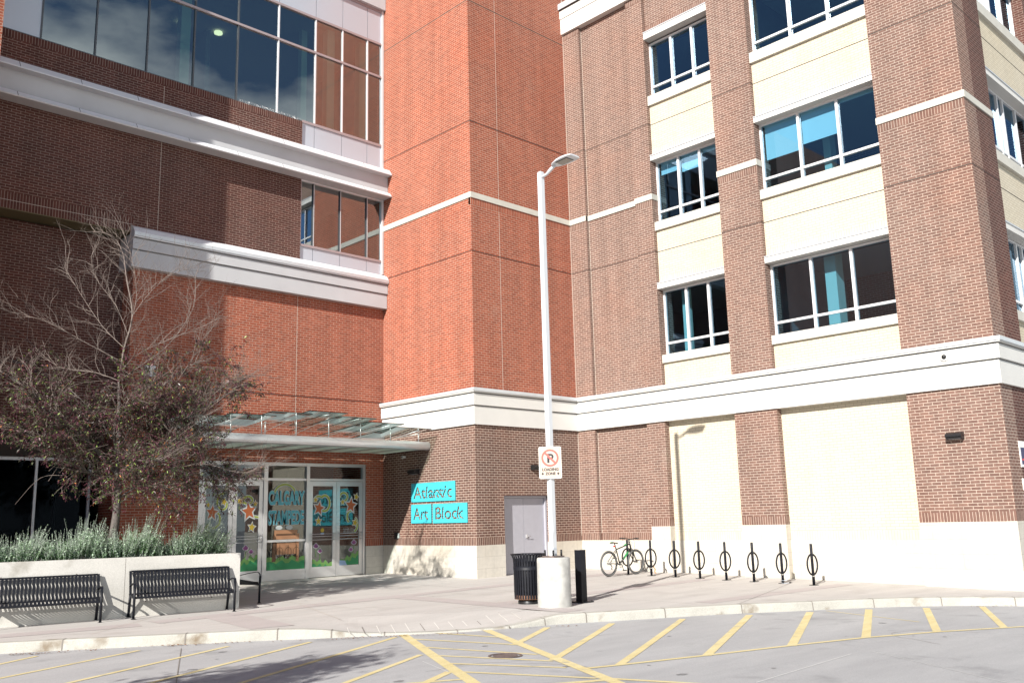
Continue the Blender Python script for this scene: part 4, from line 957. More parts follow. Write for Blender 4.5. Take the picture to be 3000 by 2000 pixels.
tag(m.build('leaf_litter', fix=False), 'dry leaves and grit gathered along the kerb', 'leaf litter', kind='stuff')

# ================================================================== STREET LAMP
PX, PY = -3.82, -6.48; pz = g(PX, PY)
e = empty('street_lamp', 'tall square white lamp post on a round concrete footing', 'street lamp', (PX, PY, pz))
m = MB(); H = .90
m.lathe((0,0,0), [(.318,-.05),(.318,.3),(.316,.6),(.314,H-.02),(.30,H),(0,H)], CONC_W, 48); m.build('concrete_footing', e)
m = MB(); m.box(-.051,-.051,H+.03,.051,.051,8.60,POLEW); m.box(-.044,-.044,8.60,.044,.044,8.62,POLEW); m.box(-.05,-.0535,1.05,.05,-.0512,1.07,PANEL); m.box(-.03,-.0545,1.35,.03,-.0512,1.55,POLEW); m.build('pole', e, .006)
m = MB(); m.box(-.15,-.15,H+.002,.15,.15,H+.03,IRON); m.build('base_plate', e)
for x, y in ((-.11,-.11),(.11,-.11),(.11,.11),(-.11,.11)):
    m = MB(); m.tube([(x,y,H+.03),(x,y,H+.14)], .02, BLACKM, n=10); m.build('anchor_bolt', e)
m = MB(); m.tube([(0,-.04,8.50),(0,-.18,8.53),(0,-.30,8.60),(0,-.42,8.655)], [.030,.030,.038,.030], POLEW, n=10); m.build('arm', e)
m = MB()   # luminaire, pointing along -y
LH = Matrix.Translation((0,-.36,8.65)) @ Matrix.Rotation(R(-3), 4, 'X') @ Matrix.Diagonal((.92,.80,.8,1))
def lp(x, y, z): return tuple(LH @ Vector((x, y, z)))
sec = [(0,.07,.03),(-.08,.12,.06),(-.22,.165,.085),(-.4,.185,.09),(-.55,.185,.075),(-.68,.17,.05),(-.74,.15,.03)]
prev = None
for y, hw, hh in sec:
    cur = [(-hw,y,-.012),(-hw*.98,y,.012),(-hw*.7,y,hh*.8),(-hw*.25,y,hh),(hw*.25,y,hh),(hw*.7,y,hh*.8),(hw*.98,y,.012),(hw,y,-.012)]
    if prev:
        for k in range(7): m.face([lp(*prev[k]), lp(*prev[k+1]), lp(*cur[k+1]), lp(*cur[k])], POLEW, True)
        m.face([lp(*prev[7]), lp(*prev[0]), lp(*cur[0]), lp(*cur[7])], POLEW)
    else: m.face([lp(*c_) for c_ in cur], POLEW)
    prev = cur
m.face([lp(*c_) for c_ in prev], POLEW)
hd = m.build('lamp_head', e)
LENS = plain('lamp_lens', (.30,.29,.26), .35, var=.3, vscale=60)
m = MB()
def bxp(x0,y0,z0,x1,y1,z1,mat):
    P = [lp(x,y,z) for z in (z0,z1) for x,y in ((x0,y0),(x1,y0),(x1,y1),(x0,y1))]
    for q in ((0,3,2,1),(4,5,6,7),(0,1,5,4),(1,2,6,5),(2,3,7,6),(3,0,4,7)): m.face([P[i] for i in q], mat)
bxp(-.115,-.58,-.024,.115,-.20,-.012,BLACKM); bxp(-.105,-.57,-.028,.105,-.21,-.024,LENS)
for i in range(4):
    for j in range(7): bxp(-.09+.05*i,-.55+.05*j,-.031,-.065+.05*i,-.525+.05*j,-.028,SEAL)
m.build('lens', hd)

# parking sign on the post
v = Vector((.724,.690,0)); n_ = -v; ux = Vector((.690,-.724,0)); 
c0 = Vector((PX,PY,0))-v*.085
SB = plain('sign_beige_sheet', (.56,.47,.39), .4); SR = plain('faded_sign_red', (.74,.13,.11), .45); SK = plain('sign_black', (.03,.025,.03), .45); SW = plain('sign_white_sheet', (.70,.68,.63), .4)
e = empty('parking_sign', 'white no parking loading zone sign strapped to the white lamp post', 'sign', (c0.x, c0.y, 2.285)); SGI = Matrix.Translation((c0.x, c0.y, 2.285)).inverted()
def sp_(u, z, k): p = Vector((0,0,0))+ux*u+Vector((0,0,z))+n_*k; return tuple(p)
def round_rect(w_, h_, r_, z0=0): 
    pts = []
    for cx, cz, a0 in ((w_-r_, h_-r_, 0), (-w_+r_, h_-r_, 90), (-w_+r_, r_, 180), (w_-r_, r_, 270)):
        for i in range(5): a = R(a0+i*22.5); pts.append((cx+r_*math.cos(a), cz+r_*math.sin(a)+z0))
    return pts
m = MB(); pts = round_rect(.217, .612, .03)
m.face([sp_(u,z,.004) for u,z in pts], SW); m.face([sp_(u,z,-.004) for u,z in pts][::-1], SW)
for i in range(len(pts)): a, b2 = pts[i], pts[(i+1)%len(pts)]; m.face([sp_(*a,.004), sp_(*b2,.004), sp_(*b2,-.004), sp_(*a,-.004)], SW)
bo = m.build('board', e, fix=False)
m = MB(); m.face([sp_(u,z,.0055) for u,z in round_rect(.196,.572,.022,.02)], SK); m.face([sp_(u,z,.0065) for u,z in round_rect(.190,.562,.020,.025)], SB)
def disc(cu, cz, r_, k, mat, n=40): m.face([sp_(cu+r_*math.cos(2*math.pi*i/n), cz+r_*math.sin(2*math.pi*i/n), k) for i in range(n)], mat)
disc(0,.395,.168,.0075,SR); disc(0,.395,.130,.0085,SB)
# letter P
P_ = [(-.055,.30),(-.012,.30),(-.012,.365)]+[(.015+.055*math.cos(R(a)), .42+.055*math.sin(R(a))) for a in range(-90,91,15)]+[(-.055,.475)]
m.face([sp_(u,z,.0095) for u,z in P_], SK); m.face([sp_(u,z,.0100) for u,z in [(-.012,.405),(.015,.405)]+[(.015+.017*math.cos(R(a)), .42+.017*math.sin(R(a))) for a in range(-75,91,15)]+[(-.012,.437)]], SB)
d_ = .165*.707*.93; w2 = .014
m.face([sp_(u,z,.0108) for u,z in [(-d_-w2,.395+d_-w2),(-d_+w2,.395+d_+w2),(d_+w2,.395-d_+w2),(d_-w2,.395-d_-w2)]], SR)
for s_ in (-1,1):
    m.face([sp_(s_*u,z,.0085) for u,z in [(.19-.015,.095),(.145,.130),(.145,.110),(.13,.110),(.13,.08),(.145,.08),(.145,.06)]][::s_], SK)
m.build('printed_face', e, fix=False)
for tx, z0, w_, h_ in (('LOADING',.150,.31,.052), ('ZONE',.072,.19,.050)):
    place_text(tx, 'lettering', e, SK, sp_(-w_/2, z0, .0088), ux, (0,0,1), w_, h_, offset=.045)
for z in (.12,.5):
    m = MB()
    for q in ((-.055,-.055,.055,-.052),(-.055,.052,.055,.055),(-.055,-.052,-.052,.052),(.052,-.052,.055,.052)): m.box(q[0]+PX-c0.x, q[1]+PY-c0.y, z, q[2]+PX-c0.x, q[3]+PY-c0.y, z+.02, ALU)
    m.build('strap', e)

# ================================================================== LITTER BIN
bx_, by_ = -3.66, -5.64
e = empty('litter_bin', 'black slatted metal litter bin with flared rim and rusty base', 'litter bin', (bx_, by_, g(bx_, by_)))
RUST = plain('rusty_base_metal', (.17,.085,.05), .8, .2, var=.6, vscale=9)
m = MB(); N_ = 34
for k in range(N_):
    a = 2*math.pi*k/N_; d = Vector((math.cos(a), math.sin(a), 0)); s_ = Vector((-d.y, d.x, 0))
    m.strap([d*r_+Vector((0,0,z)) for r_, z in ((.285,.10),(.29,.25),(.292,.6),(.295,.78),(.305,.86),(.325,.91),(.345,.935))], .034, .006, s_, BLACK)
m.build('slats', e)
m = MB(); m.lathe((0,0,0), [(.284,.09),(.286,.17),(.28,.17),(.278,.09)], RUST, 40); m.lathe((0,0,0), [(0,.09),(.284,.09)], RUST, 40); m.build('bottom_ring', e)
m = MB(); m.lathe((0,0,0), [(.299,.64),(.301,.72),(.293,.72),(.291,.64),(.299,.64)], BLACK, 40); m.build('band', e)
m = MB(); m.ring((0,0,.938), (1,0,0), (0,1,0), .345, .011, BLACK, 48, 8); m.build('rim', e)
m = MB(); m.lathe((0,0,0), [(0,.10),(.262,.10),(.268,.5),(.268,.80),(.255,.80),(.25,.12)], BLACK, 32); m.build('liner', e)
m = MB(); m.lathe((0,0,0), [(.22,-.03),(.22,.05),(.20,.09)], BLACKM, 32); m.build('foot', e)

# ================================================================== BOLLARD
x, y = -2.95, -6.38
e = empty('bollard', 'square black metal bollard on a bolted base plate', 'bollard', (x, y, g(x, y)))
m = MB(); m.box(-.078,-.078,.02,.078,.078,1.0,BLACK); m.box(-.066,-.066,1.0,.066,.066,1.004,SEAL); m.build('post', e, .012)
m = MB(); m.box(-.17,-.17,-.01,.17,.17,.02,BLACK); m.build('base_plate', e, .005)
m = MB()
for a, b2 in ((-.14,-.14),(.14,-.14),(.14,.14),(-.14,.14)): m.lathe((a,b2,.02), [(.016,0),(.016,.015),(0,.018)], BLACKM, 6)
m.build('bolts', e)

# ================================================================== BIKE RACKS
def make_rack():
    e = empty('bike_rack', 'x', 'bike rack', (0,0,0), 0, 'black ring bike racks in a row along the wall')
    m = MB(); m.tube([(0,0,.0),(0,0,.905),(0,0,.915)], [.031,.031,.022], BLACK, n=14); m.build('post', e)
    m = MB(); m.ring((0,0,.455), (1,0,0), (0,0,1), .228, .0195, BLACK, 48, 10); m.build('ring', e)
    m = MB(); m.box(-.10,-.07,-.01,.10,.07,.012,BLACKM); m.build('base_plate', e, .003)
    m = MB(); m.tube([(0,0,.193),(0,0,.205)], 0.0325, SILL, n=12); m.build('sticker', e)
    return e
rk0 = make_rack()
rack_xy = [(3.14,-2.60),(3.13,-3.39),(3.12,-4.17),(3.10,-4.94),(3.06,-5.74),(3.03,-6.53),(3.02,-7.30),(2.98,-8.10)]
rack_lab = ['black ring bike rack behind the frame of the parked bicycle','black ring bike rack just right of the parked bicycle front wheel','third ring bike rack from the left, standing before the lamp post shadow','fourth ring bike rack from the left, just right of the shadow line','fifth ring bike rack from the left in the row','sixth ring bike rack from the left, nearest the middle brick pier','ring bike rack with a bare cable loop hanging at its foot','rightmost ring bike rack at the end of the row']
rack_lab[4] = 'fourth ring bike rack from the right end of the row'; rack_lab[5] = 'third ring bike rack from the right end of the row'
for i, (x, y) in enumerate(rack_xy):
    o = rk0 if i == 0 else copy_tree(rk0)
    o.location = (x, y, g(x, y)); o['label'] = rack_lab[i]
x, y = rack_xy[6]; e = empty('cable_lock', 'bare grey cable lock lying at the foot of the bike rack', 'bike lock', (x, y, g(x, y)))
m = MB(); pts = [Vector((.03+.09*math.cos(t*.5)+.02*t/9, -.05-.10*math.sin(t*.55), .22-.024*t+.03*math.sin(t))) for t in range(0, 10)]; m.tube(pts, .006, PANEL, n=6); m.tube([(.1,-.1,.012),(.0,-.16,.012),(-.1,-.05,.012),(.02,.08,.012),(.12,.0,.012)], .006, PANEL, n=6); m.build('cable', e)
m = MB(); m.tube([(.1,-.1,.016),(.15,-.12,.016)], .014, BLACKM, n=10); m.build('lock_body', e)

# ================================================================== BICYCLE (local x forwards, z up)
TYRE = plain('tyre_rubber', (.10,.10,.10), .8); BK = plain('bike_black_paint', (.02,.022,.02), .35); GRNB = plain('bike_green_paint', (.03,.26,.08), .35); CHR = plain('bright_steel', (.5,.5,.5), .3, .8); REDL = plain('red_reflector', (.6,.02,.02), .3)
bk = empty('bicycle', 'black and green mountain bicycle locked to the first bike rack', 'bicycle', (2.23, -2.70, g(2.8, -2.7)+.0), R(-2))
RWH = Vector((0,0,.335)); FWH = Vector((1.08,0,.335))
def wheel(c, name):
    m = MB(); m.ring(c, (1,0,0), (0,0,1), .305, .026, TYRE, 56, 10); w_ = m.build('wheel', bk)
    m = MB(); m.ring(c, (1,0,0), (0,0,1), .276, .009, BK, 48, 6); m.build('rim', w_)
    m = MB()
    for k in range(28):
        a = 2*math.pi*k/28; s_ = .025 if k % 2 else -.025
        p0 = c+Vector((0, s_, 0))+Vector((math.cos(a+.5*(1 if k%4<2 else -1)), 0, math.sin(a+.5*(1 if k%4<2 else -1))))*.02; p1 = c+Vector((math.cos(a),0,math.sin(a)))*.27
        m.tube([p0, p1], .0016, CHR, n=3, caps=False)
    m.build('spokes', w_)
    m = MB(); m.tube([c+Vector((0,-.05,0)), c+Vector((0,.05,0))], .018, BK, n=10); m.build('hub', w_)
    return w_
rw = wheel(RWH, 'r')
# front wheel is turned a little about the steering axis
fw = wheel(FWH, 'f')
BB = Vector((.43,0,.30)); ST = Vector((.30,0,.72)); HT = Vector((.86,0,.83)); HB = Vector((.90,0,.70)); SD = Vector((.255,0,.86))
m = MB()
m.tube([BB, ST], .016, BK); m.tube([ST+(BB-ST)*.08, HT+Vector((-.0,0,-.015))], .017, BK); 
m.tube([HT+Vector((-.015,0,.03)), HB+Vector((.012,0,-.03))], .022, BK)
for s_ in (-1,1):
    m.tube([BB+Vector((-.02,s_*.03,0)), RWH+Vector((.08,s_*.055,0)), RWH+Vector((0,s_*.06,0))], .010, BK); m.tube([ST+Vector((.005,s_*.02,-.05)), RWH+Vector((.02,s_*.055,.04))], .009, BK)
m.tube([BB+Vector((0,-.04,0)), BB+Vector((0,.04,0))], .024, BK, n=12)
fr = m.build('frame', bk)
m = MB(); m.tube([BB+Vector((.02,0,.03)), (HB+BB)/2, HB], [.022,.027,.022], BK, n=10); m.tube([BB+(HB-BB)*.3, BB+(HB-BB)*.75], .0275, GRNB, n=10); m.tube([ST+(HT-ST)*.6, ST+(HT-ST)*.8], .0185, GRNB, n=10); m.build('down_tube', fr)
m = MB(); m.tube([ST+Vector((0,0,-.02)), SD], .0135, BK); m.build('seat_post', bk)
m = MB()
for k, (x, hw, z) in enumerate(((-.13,.065,.02),(-.08,.075,.025),(0,.045,.012),(.08,.022,.005),(.13,.012,-.005))):
    pass
S_ = [(-.13,.055,.015),(-.10,.075,.028),(-.02,.045,.015),(.07,.022,.008),(.13,.013,-.004)]
for i in range(len(S_)-1):
    (xa,ha,za),(xb,hb,zb_) = S_[i], S_[i+1]
    for (sa, da), (sb, db) in (((-1,-.03),(-.5,0)),((-.5,0),(.5,0)),((.5,0),(1,-.03)),((1,-.03),(-1,-.03))):
        m.face([SD+Vector((xa,sa*ha,za+da)), SD+Vector((xb,sa*hb,zb_+da)), SD+Vector((xb,sb*hb,zb_+db)), SD+Vector((xa,sb*ha,za+db))], GRNB if sa == -.5 and i < 2 else BK)
for (x_, h_, z_) in (S_[0], S_[-1]): m.face([SD+Vector((x_,-h_,z_-.03)), SD+Vector((x_,-h_*.5,z_)), SD+Vector((x_,h_*.5,z_)), SD+Vector((x_,h_,z_-.03))], BK)
m.build('saddle', bk)
m = MB(); m.obox(SD+Vector((-.02,0,-.09)), (1,0,0), (0,1,0), (0,0,1), .012, .02, .018, REDL); m.build('rear_light', bk)
m = MB()
m.tube([HT+Vector((-.012,0,.02)), HT+Vector((-.03,0,.09)), HT+Vector((.03,0,.11))], .016, BK)
hb = HT+Vector((.03,0,.11)); m.tube([hb+Vector((-.05,-.32,.02)), hb+Vector((-.01,-.18,.02)), hb+Vector((0,-.06,0)), hb+Vector((0,.06,0)), hb+Vector((-.01,.18,.02)), hb+Vector((-.05,.32,.02))], .012, BK)
h_ = m.build('handlebar', bk)
for s_ in (-1,1):
    q = MB(); q.tube([hb+Vector((-.035,s_*.22,.02)), hb+Vector((-.05,s_*.33,.02))], .018, BK, n=10); q.tube([hb+Vector((.0,s_*.2,.01)), hb+Vector((.03,s_*.24,-.02)), hb+Vector((.02,s_*.3,-.03))], .007, BK, n=6); q.build('grip', h_)
m = MB()
cr = HB+Vector((.02,0,-.05)); m.tube([HB+Vector((.012,-.055,-.04)), HB+Vector((.012,.055,-.04))], .018, BK)
for s_ in (-1,1): m.tube([HB+Vector((.01,s_*.055,-.04)), HB+Vector((.055,s_*.058,-.20))], .018, BK); m.tube([HB+Vector((.055,s_*.058,-.20)), FWH+Vector((-.01,s_*.055,0))], .014, BK)
m.build('fork', bk)
m = MB(); m.ring(BB+Vector((0,-.05,0)), (1,0,0), (0,0,1), .075, .006, BK, 32, 6); m.ring(BB+Vector((0,-.05,0)), (1,0,0), (0,0,1), .045, .005, CHR, 24, 6)
m.tube([BB+Vector((0,-.06,0)), BB+Vector((.06,-.075,-.155))], .010, BK); m.tube([BB+Vector((0,.06,0)), BB+Vector((-.06,.075,.155))], .010, BK); m.build('crankset', bk)
for s_, p in ((-1, BB+Vector((.06,-.11,-.155))), (1, BB+Vector((-.06,.11,.155)))): q = MB(); q.obox(p, (1,0,0), (0,1,0), (0,0,1), .045, .035, .012, BK); q.build('pedal', bk, .004)
m = MB(); m.tube([RWH+Vector((0,-.06,0)), RWH+Vector((.04,-.07,-.08)), RWH+Vector((.02,-.07,-.15))], .012, BK); m.ring(RWH+Vector((0,-.045,0)), (1,0,0), (0,0,1), .045, .006, CHR, 24, 6)
m.tube([RWH+Vector((0,-.045,.045)), BB+Vector((0,-.05,.075))], .004, BK, n=4); m.tube([RWH+Vector((.02,-.06,-.15)), BB+Vector((0,-.05,-.075))], .004, BK, n=4); m.build('drivetrain', bk)
m = MB()
m.tube([hb+Vector((.02,-.1,0)), hb+Vector((.11,-.05,-.08)), HB+Vector((.10,-.03,-.1)), HB+Vector((.03,0,-.16))], .004, BK, n=4); m.tube([hb+Vector((.02,.1,0)), hb+Vector((.12,.03,-.1)), HB+Vector((0,.02,-.02))], .004, BK, n=4); m.build('brake_cables', bk)
x, y = rack_xy[1]; e = empty('orange_tag', 'small orange cloth tag tied to the second bike rack ring', 'tag', (x+.10, y-.02, g(x, y)+.10))
m = MB(); OR_ = plain('orange_cloth', (.55,.28,.12), .9)
m.strap([(-.02,0,.14),(.0,.01,.10),(.03,-.01,.06),(.03,.015,.0),(.05,0,-.05)], .05, .004, (0.3,1,0), OR_); m.build('cloth', e)

# ================================================================== BENCHES
def make_bench():
    e = empty('metal_bench', 'x', 'bench', (0,0,0), 0, 'black strap metal benches beside the planter')
    W = 1.83; m = MB(); n_ = 28
    # local: x along the bench, -y is the front; origin at middle of the front leg line, ground
    for k in range(n_):
        x = -W/2+.055+(W-.11)*k/(n_-1)
        m.strap([(x,.555,.84),(x,.53,.79),(x,.50,.68),(x,.455,.52),(x,.425,.44)], .040, .006, (1,0,0), BLACK)
    bk_ = m.build('backrest', e)
    m = MB()
    for k in range(n_):
        x = -W/2+.055+(W-.11)*k/(n_-1)
        m.strap([(x,.42,.425),(x,.30,.415),(x,.10,.435),(x,.02,.43),(x,-.01,.40),(x,-.005,.375)], .043, .005, (1,0,0), BLACK)
    m.build('seat', e)
    m = MB(); m.box(-W/2, .54, .825, W/2, .575, .86, BLACK); m.box(-W/2,.405,.405,W/2,.44,.44,BLACK); m.box(-W/2,-.012,.36,W/2,.02,.40,BLACK); m.build('rails', e, .006)
    for s_ in (-1,1):
        x = s_*(W/2+.012)
        q = MB(); q.tube([(x,.575,.0),(x,.49,.26),(x,.44,.42)], .026, BLACK, n=8); q.strap([(x,.44,.40),(x,.49,.62),(x,.56,.85)], .045, .02, (1,0,0), BLACK); q.tube([(x,.575,0),(x,.575,.012)], .045, BLACK, n=10); q.build('leg', e)
        q = MB(); q.tube([(x,-.01,.0),(x,-.015,.35),(x,-.02,.56)], .024, BLACK, n=8); q.tube([(x,-.01,0),(x,-.01,.012)], .045, BLACK, n=10); q.build('leg', e)
        q = MB(); q.strap([(x,-.02,.54),(x,-.012,.60),(x,.02,.635),(x,.08,.645),(x,.25,.625),(x,.42,.59),(x,.475,.58)], .05, .012, (1,0,0), BLACK); q.build('armrest', e)
        q = MB(); q.strap([(x,-.01,.385),(x,.44,.42)], .03, .06, (0,0.14,1), BLACK); q.build('side_rail', e)
    return e
b0 = make_bench(); dP = Vector((.9744,-.2250)); nP = Vector((-.2250,-.9744)); oP = Vector((-7.418,-1.049))
angP = math.atan2(dP.y, dP.x)
def put(o, x, y, a, lab): o.location = (x, y, g(x,y)-.0); o.rotation_euler = (0,0,a); o['label'] = lab
c2 = Vector((-9.567,-1.15))*.5+Vector((-7.836,-1.588))*.5
put(b0, c2.x, c2.y, angP, 'black slatted metal bench at the right end of the concrete planter front')
b1 = copy_tree(b0); c1 = Vector((-10.175,-1.044))-dP*.915; put(b1, c1.x, c1.y, angP, 'black slatted metal bench cut off by the left edge, in front of the planter')
b2_ = copy_tree(b0); c3 = oP+dP*.60-nP*(.71+.93); put(b2_, c3.x, c3.y, angP+math.pi/2, 'black metal bench half hidden behind the planter corner near the doors')

# ================================================================== PLANTER
gz = -.12
e = empty('concrete_planter', 'long raised planter of pale board marked concrete behind two benches', 'planter', (oP.x, oP.y, gz), angP)
PCON = ground_mat('planter_concrete', (.44,.43,.40), (.60,.585,.555), .12, .8, stain=((.25,.23,.19), 1.5, .8), bump=.3)
SOIL = plain('soil', (.06,.045,.035), .95, var=.4, vscale=12, bump=.5)
m = MB(); Hh = 1.12
m.box(-9.5, 0, -.25, 0, .20, Hh, PCON); m.box(-.20, .20, -.25, 0, 3.0, Hh, PCON); m.box(-9.5, 2.8, -.25, -.20, 3.0, Hh, PCON); m.box(-.003,-.003,-.2,-.0,0,0,PCON)
m.build('walls', e, .012)
for k in range(7):
    for z in (.28,.85):
        m = MB(); m.tube([(-.55-1.25*k,-.0015,z),(-.55-1.25*k,.01,z)], .014, GRO_D, n=12); m.build('tie_hole', e)
for k in range(3): m = MB(); m.box(-2.2-2.44*k,-.0025,-.1,-2.194-2.44*k,.02,Hh-.01,GRO_D); m.build('form_joint', e)
m = MB(); m.box(-9.5,.2,.6,-.2,2.8,.98,SOIL); m.build('soil', e)
def pw(s, b, z=0): p = oP+dP*s-nP*b; return Vector((p.x, p.y, z))
# shrubs
STEM = plain('silver_stem', (.42,.47,.42), .8); LF1 = plain('grey_green_leaf', (.25,.38,.22), .7, var=.3, vscale=8); LF2 = plain('green_leaf', (.10,.22,.07), .7, var=.4, vscale=10); LF3 = plain('silver_leaf', (.44,.56,.42), .75)
def shrub(s0, s1, seed, label, hgt=.62, leanr=0.0, b0_=.30, b1_=1.15):
    random.seed(seed); zb = gz+.98
    c = pw((s0+s1)/2, (b0_+b1_)/2, zb); e = empty('silver_shrub', label, 'shrub', c, 0, 'silver green shrubs in the planter')
    st = MB(); lf = MB(); hw = (s1-s0)/2
    for k in range(int(560*(s1-s0))):
        s = random.uniform(s0, s1); b = random.uniform(b0_, b1_); u = (s-(s0+s1)/2)/hw
        edge = math.sqrt(max(0, 1-(abs(u))**3.0)); h = hgt*1.15*(.45+.55*edge)*random.uniform(.50, 1.15)*(.85+.25*math.sin(s*5.3+seed)); spike = random.random() < .34
        p = pw(s, b, zb)-c; dirr = Vector((dP.x*u*.28+random.gauss(0,.10)+leanr*max(0,u)*dP.x, dP.y*u*.28+random.gauss(0,.10)+leanr*max(0,u)*dP.y, 1)); dirr += Vector((nP.x, nP.y, 0))*random.uniform(-.05,.28)*(1-(b-b0_)/(b1_-b0_))
        dirr.normalize(); top = h*(1.15 if spike else .8); cur = Vector((random.gauss(0,.03), random.gauss(0,.03), 0))
        pts = [p, p+dirr*top*.5+cur, p+dirr*top+cur*2]
        st.tube(pts, [.0035,.003,.0016], STEM, n=3, caps=False)
        nl = int(26*top/.6) if spike else int(34*top/.6)
        for i in range(nl):
            f = (i+random.random())/nl
            if not spike and f < .12: continue
            q = pts[0].lerp(pts[1], min(1, f*2)).lerp(pts[1].lerp(pts[2], max(0, f*2-1)), .5 if f < .5 else 1)
            a = random.random()*6.283; L_ = (.026 if f > .55 and spike else .05)*random.uniform(.7,1.3); d = Vector((math.cos(a), math.sin(a), random.uniform(.1,.9))).normalized(); s_ = d.cross(Vector((0,0,1))).normalized()*L_*.27
            mat = (LF3 if (f > .5 and random.random() < .6) else LF1 if f > .35 or random.random() < .35 else LF2)
            lf.face([q, q+d*L_*.5+s_, q+d*L_, q+d*L_*.5-s_], mat)
    st.build('stems', e, fix=False); lf.build('foliage', e, fix=False)
shrub(-5.2, -3.72, 21, 'silver green shrub at the far left end of the planter', .68)
shrub(-3.55, -2.72, 22, 'tall spiky silver shrub left of the tree trunk, beside the gap', .80)
shrub(-2.70, -1.62, 23, 'silver green shrub standing right in front of the tree trunk', .80, b0_=.30, b1_=1.1)
shrub(-1.60, -.32, 24, 'silver green shrub leaning out at the right end of the planter', .70, .55, b0_=.32)
# ================================================================== TREE
tb = pw(-2.28, 1.3, gz+.95)
tr = empty('tree', 'small tree with bare twiggy top and dark purple and green leaves lower down', 'tree', tb)
BARK = plain('pale_grey_bark', (.115,.10,.092), .85, var=.3, vscale=20, bump=.3); TWIG = plain('bare_grey_twig', (.21,.17,.15), .8, var=.2, vscale=8)
LP = plain('purple_leaf', (.10,.032,.045), .45, var=.5, vscale=14); LG = plain('olive_leaf', (.085,.115,.04), .45, var=.5, vscale=14); LO = plain('orange_leaf', (.42,.16,.05), .6); LY = plain('bright_green_leaf', (.26,.36,.09), .45); LD = plain('dark_leaf', (.035,.035,.022), .4)
IR = Vector((.7218,-.6922,0)); IDp = Vector((.6922,.7218,0)); UPv = Vector((0,0,1))
def T(a, z, d=0): return IR*(a*(.9 if a > 0 else 1))+UPv*z+IDp*d      # a: to the right as seen, z: up, d: away
random.seed(7)
tk = MB(); twigs = MB(); leafpts = []
def bez(pts, n):
    P = subdiv([tuple(p) for p in pts], n); return [Vector(p) for p in P]
def limb(pts, r0, r1, mb, n=6, sides=6):
    P = bez(pts, n); mb.tube(P, [r0+(r1-r0)*i/(len(P)-1) for i in range(len(P))], BARK if mb is tk else TWIG, n=sides, caps=False); return P
def lean_dir(p):  # random direction biased out and up
    return Vector((random.gauss(0,1), random.gauss(0,1), random.gauss(.35,.6)))
def twig(p, d, ln, r, depth, leafy):
    n = 7; pts = [p]; dd = d.normalized(); cur = Vector((random.gauss(0,.55), random.gauss(0,.55), random.gauss(.25 if not leafy else -.25,.35)))
    for i in range(n):
        dd = (dd+cur*.16+Vector((random.gauss(0,.13), random.gauss(0,.13), random.gauss(0,.13)))).normalized(); pts.append(pts[-1]+dd*ln/n)
    twigs.tube(pts, [r*(1-.75*i/n) for i in range(n+1)], TWIG, n=4 if depth < 2 else 3, caps=False)
    if leafy > .5 and depth >= 1:
        for i in range(2, n+1): leafpts.append((pts[i], dd, leafy))
    if depth < 3:
        k = (4 if leafy else 4) if depth < 2 else 2
        for j in range(k):
            i = random.randint(1, n-1); ax = Vector((random.gauss(0,1), random.gauss(0,1), random.gauss(.2,.8))); d2 = ((pts[i+1]-pts[i]).normalized()+ax.normalized()*.9).normalized()
            twig(pts[i], d2, ln*random.uniform(.42,.68), r*.55, depth+1, leafy)
# trunk and leader (heights relative to the tree base)
trunk = limb([T(0,-.1), T(.02,.6), T(.06,1.15), T(.02,2.0), T(-.02,3.0,.05), T(-.05,3.8)], .105, .022, tk, 6, 10)
lead = limb([T(-.05,3.8), T(.03,4.5), T(.18,5.2), T(.0,6.0), T(-.12,6.6), T(-.35,6.98), T(-.75,7.12)], .022, .003, twigs, 6, 5)
leaf_limbs = [([T(.05,1.5), T(.5,2.1,-.2), T(1.3,2.7,-.4), T(2.1,3.1,-.5), T(2.9,3.5,-.4)], .05), ([T(.03,1.8), T(-.5,2.5,-.3), T(-1.2,3.2,-.4), T(-2.0,3.8,-.5), T(-2.7,4.2,-.6)], .045),
 ([T(.02,1.3), T(.7,1.75,.3), T(1.5,1.95,.3), T(2.2,1.85,.2), T(2.7,1.6,.1)], .04), ([T(.0,1.9), T(.8,2.8,.2), T(1.7,3.4,.2), T(2.7,3.7,.1)], .04),
 ([T(.02,1.6), T(-.5,2.1,.5), T(-1.0,2.6,.8), T(-1.6,3.2,.9)], .04), ([T(.0,2.4), T(-.7,3.1,.5), T(-1.5,3.8,.7), T(-2.5,4.3,.5)], .030),
 ([T(0,2.0), T(.3,2.7,-.8), T(.8,3.2,-1.3), T(1.5,3.5,-1.6)], .035), ([T(0,1.9), T(-.3,2.5,-.8), T(-.7,2.9,-1.3), T(-1.1,3.4,-1.5)], .035),
 ([T(0,1.5), T(.35,1.8,-.6), T(.9,2.0,-1.2), T(1.6,2.0,-1.4)], .035), ([T(0,2.6), T(.5,3.3,.2), T(1.1,3.9,.3), T(1.8,4.3,.3)], .03), ([T(0,1.5), T(.3,2.1,.8), T(.9,2.6,1.3)], .03),
 ([T(0,1.5), T(-.4,1.9,-.5), T(-.8,2.2,-1.0), T(-1.1,2.6,-1.2)], .03), ([T(.0,1.5), T(-.35,1.8,.2), T(-.75,2.2,.3), T(-1.1,2.7,.2)], .03),
 ([T(0,1.6), T(.5,2.2,-.4), T(1.2,2.4,-.6), T(2.1,2.5,-.7)], .035), ([T(0,1.35), T(.5,1.5,-.5), T(1.1,1.55,-.9), T(1.7,1.45,-1.0)], .03), ([T(0,2.2), T(.5,2.7,-.5), T(1.0,3.0,-.8), T(1.6,3.1,-.9)], .03)]
